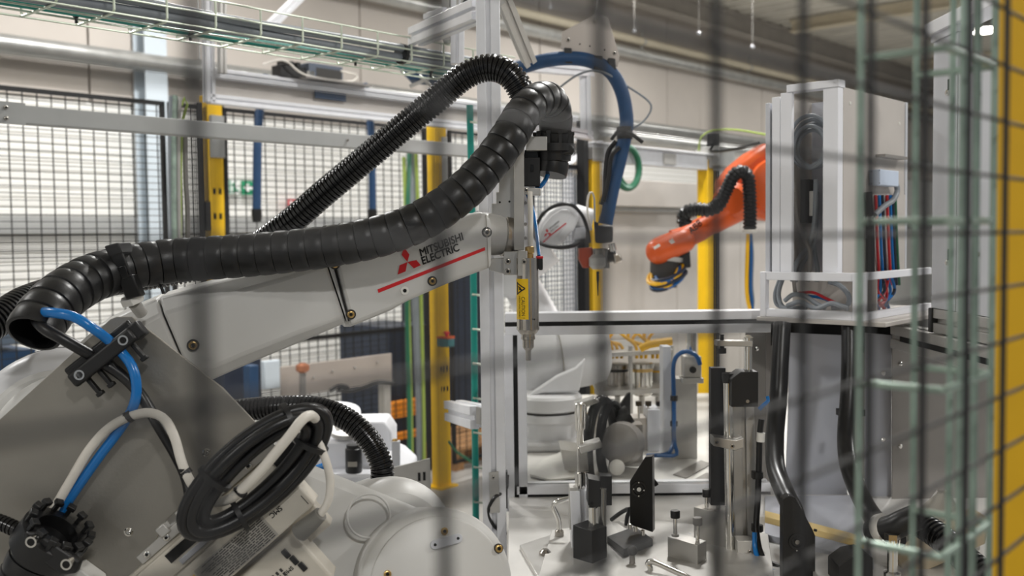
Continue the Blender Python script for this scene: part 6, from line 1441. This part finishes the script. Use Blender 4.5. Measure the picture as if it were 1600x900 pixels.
# bracket clamp just behind the glass left of centre
r = thing('clamp_stand', 'silver clamp arm stand behind the window beside the robot base', 'fixture', rear(912, 745))
c = P(911, 640, 2.25)
build('rod', MB().cyl(Vector((c.x, c.y, TZ)), P(911, 632, 2.25), 0.009), chrome, r)
build('arm', MB().prism([P(x, y, 2.2) for x, y in [(898, 632), (930, 622), (938, 628), (908, 640)]], Y*0.04), alu_block, r, bevel=0.002)
build('collar', MB().lathe(P(911, 672, 2.25), Z, [(0, 0.014), (0.03, 0.014)], 18), chrome, r)
build('tray', MB().prism([P(x, y, 2.2) for x, y in [(876, 702), (905, 706), (905, 738), (882, 734)]], Y*0.1), clear_plastic, r, bevel=0.001)
solo('yellow_plug', 'small yellow plug beside the silver clamp arm', 'plug', MB().cbox(P(923, 651, 2.5), X*0.02, Y*0.03, Z*0.015), yellow_cable)
solo('film_sheet', 'crumpled white protective film at the robot base', 'film', MB().prism([bp(x, y)+Z*0.004 for x, y in [(828, 745), (850, 720), (880, 708), (900, 715), (905, 750), (860, 754)]], Z*0.004), white_plastic)
for k, (q, lb) in enumerate((([(1052, 744), (1095, 722), (1112, 728), (1072, 750)], 'long dark slot plate let into the rear bed'), ([(1082, 754), (1104, 742), (1116, 746), (1096, 757)], 'short dark slot plate let into the rear bed'))):
    solo('slot_plate', lb, 'plate', MB().prism([bp(x, y)+Z*0.0005 for x, y in q], Z*0.002), sheet_dark)

# ================================================================ FOREGROUND: MESH FENCE, WIRE TRAY, YELLOW POST
N0 = Vector(((940-800)/F*0.268, 0.268, 1.5)); SP = 0.06
fz0, fz1 = 0.9, 2.1
fen = thing('mesh_fence_panel', 'black wire mesh safety fence close to the viewer', 'fence panel', N0+A*0.15-Z*0.6)
v0 = None
def dup(o, loc):
    c = o.copy(); COL.objects.link(c); c.parent = o.parent; c.location = loc; OFF[c.name] = OFF[o.name]; return c
for k in range(-4, 10):
    if v0 is None: v0 = build('vertical_wire', MB().cyl(Vector((N0.x, N0.y, fz0)), Vector((N0.x, N0.y, fz1)), 0.0016, seg=10), fence_black, fen); v0.location = A*SP*k
    else: dup(v0, A*SP*k)
h0 = None
for k in range(-18, 19):
    if h0 is None: h0 = build('horizontal_wire', MB().cyl(N0-A*0.28+B*0.003, N0+A*0.60+B*0.003, 0.0011, seg=10), fence_black, fen); h0.location = Z*(0.03*k-0.0005)
    else: dup(h0, Z*(0.03*k-0.0005))
# zinc wire cable tray just behind the fence
b0 = Vector((0.2516, 0.58, 0)); wt = thing('wire_cable_tray', 'upright zinc wire cable tray behind the near mesh fence', 'cable tray', b0+A*0.045+Z*1.0)
Lb, Ll = 0.092, 0.05
pts_ = {'A': b0+B*Ll, 'B': b0, 'C': b0+A*Lb, 'D': b0+A*Lb+B*Ll}
for q in (pts_['A'], b0+B*Ll*0.5*0+B*0.002, b0+A*0.031, b0+A*0.058, pts_['C'], pts_['D'], pts_['D']-B*0.024):
    if q == b0+B*0.002: continue
    build('long_wire', MB().cyl(q+Z*0.7, q+Z*2.2, 0.0023, seg=8), zinc_green, wt)
rg = None
z_up = P(1475, 610, 0.58).z
for k in range(-6, 7):
    if rg is None:
        cc_ = 0.008
        rg = build('cross_wire', MB().tube(catmull([pts_['A'], b0+B*cc_, b0+A*cc_*0.3+B*cc_*0.3, b0+A*cc_, pts_['C']-A*cc_, pts_['C']-A*cc_*0.3+B*cc_*0.3, pts_['C']+B*cc_, pts_['D']], 0.004), 0.0023, 8), zinc_green, wt)
        rg.location = Z*(z_up+0.0995*k)
    else: dup(rg, Z*(z_up+0.0995*k))
# yellow machine post at the right edge
yp0 = P(1668, 450, 0.80); yp0.z = 0
r = thing('fence_post', 'broad yellow post at the right edge of the picture', 'post', yp0+A*0.04)
build('post_tube', MB().obox(yp0-B*0.0, A*0.09, -B*0.004, Z*2.4).obox(yp0, A*0.09, B*0.06, Z*2.4), mat('yellow_paint_near', (214, 166, 10), 0.5, 0, 0.03), r, bevel=0.003)
build('foot_plate', MB().obox(yp0-A*0.03-B*0.03, A*0.15, B*0.12, Z*0.012), yellow_paint, r)
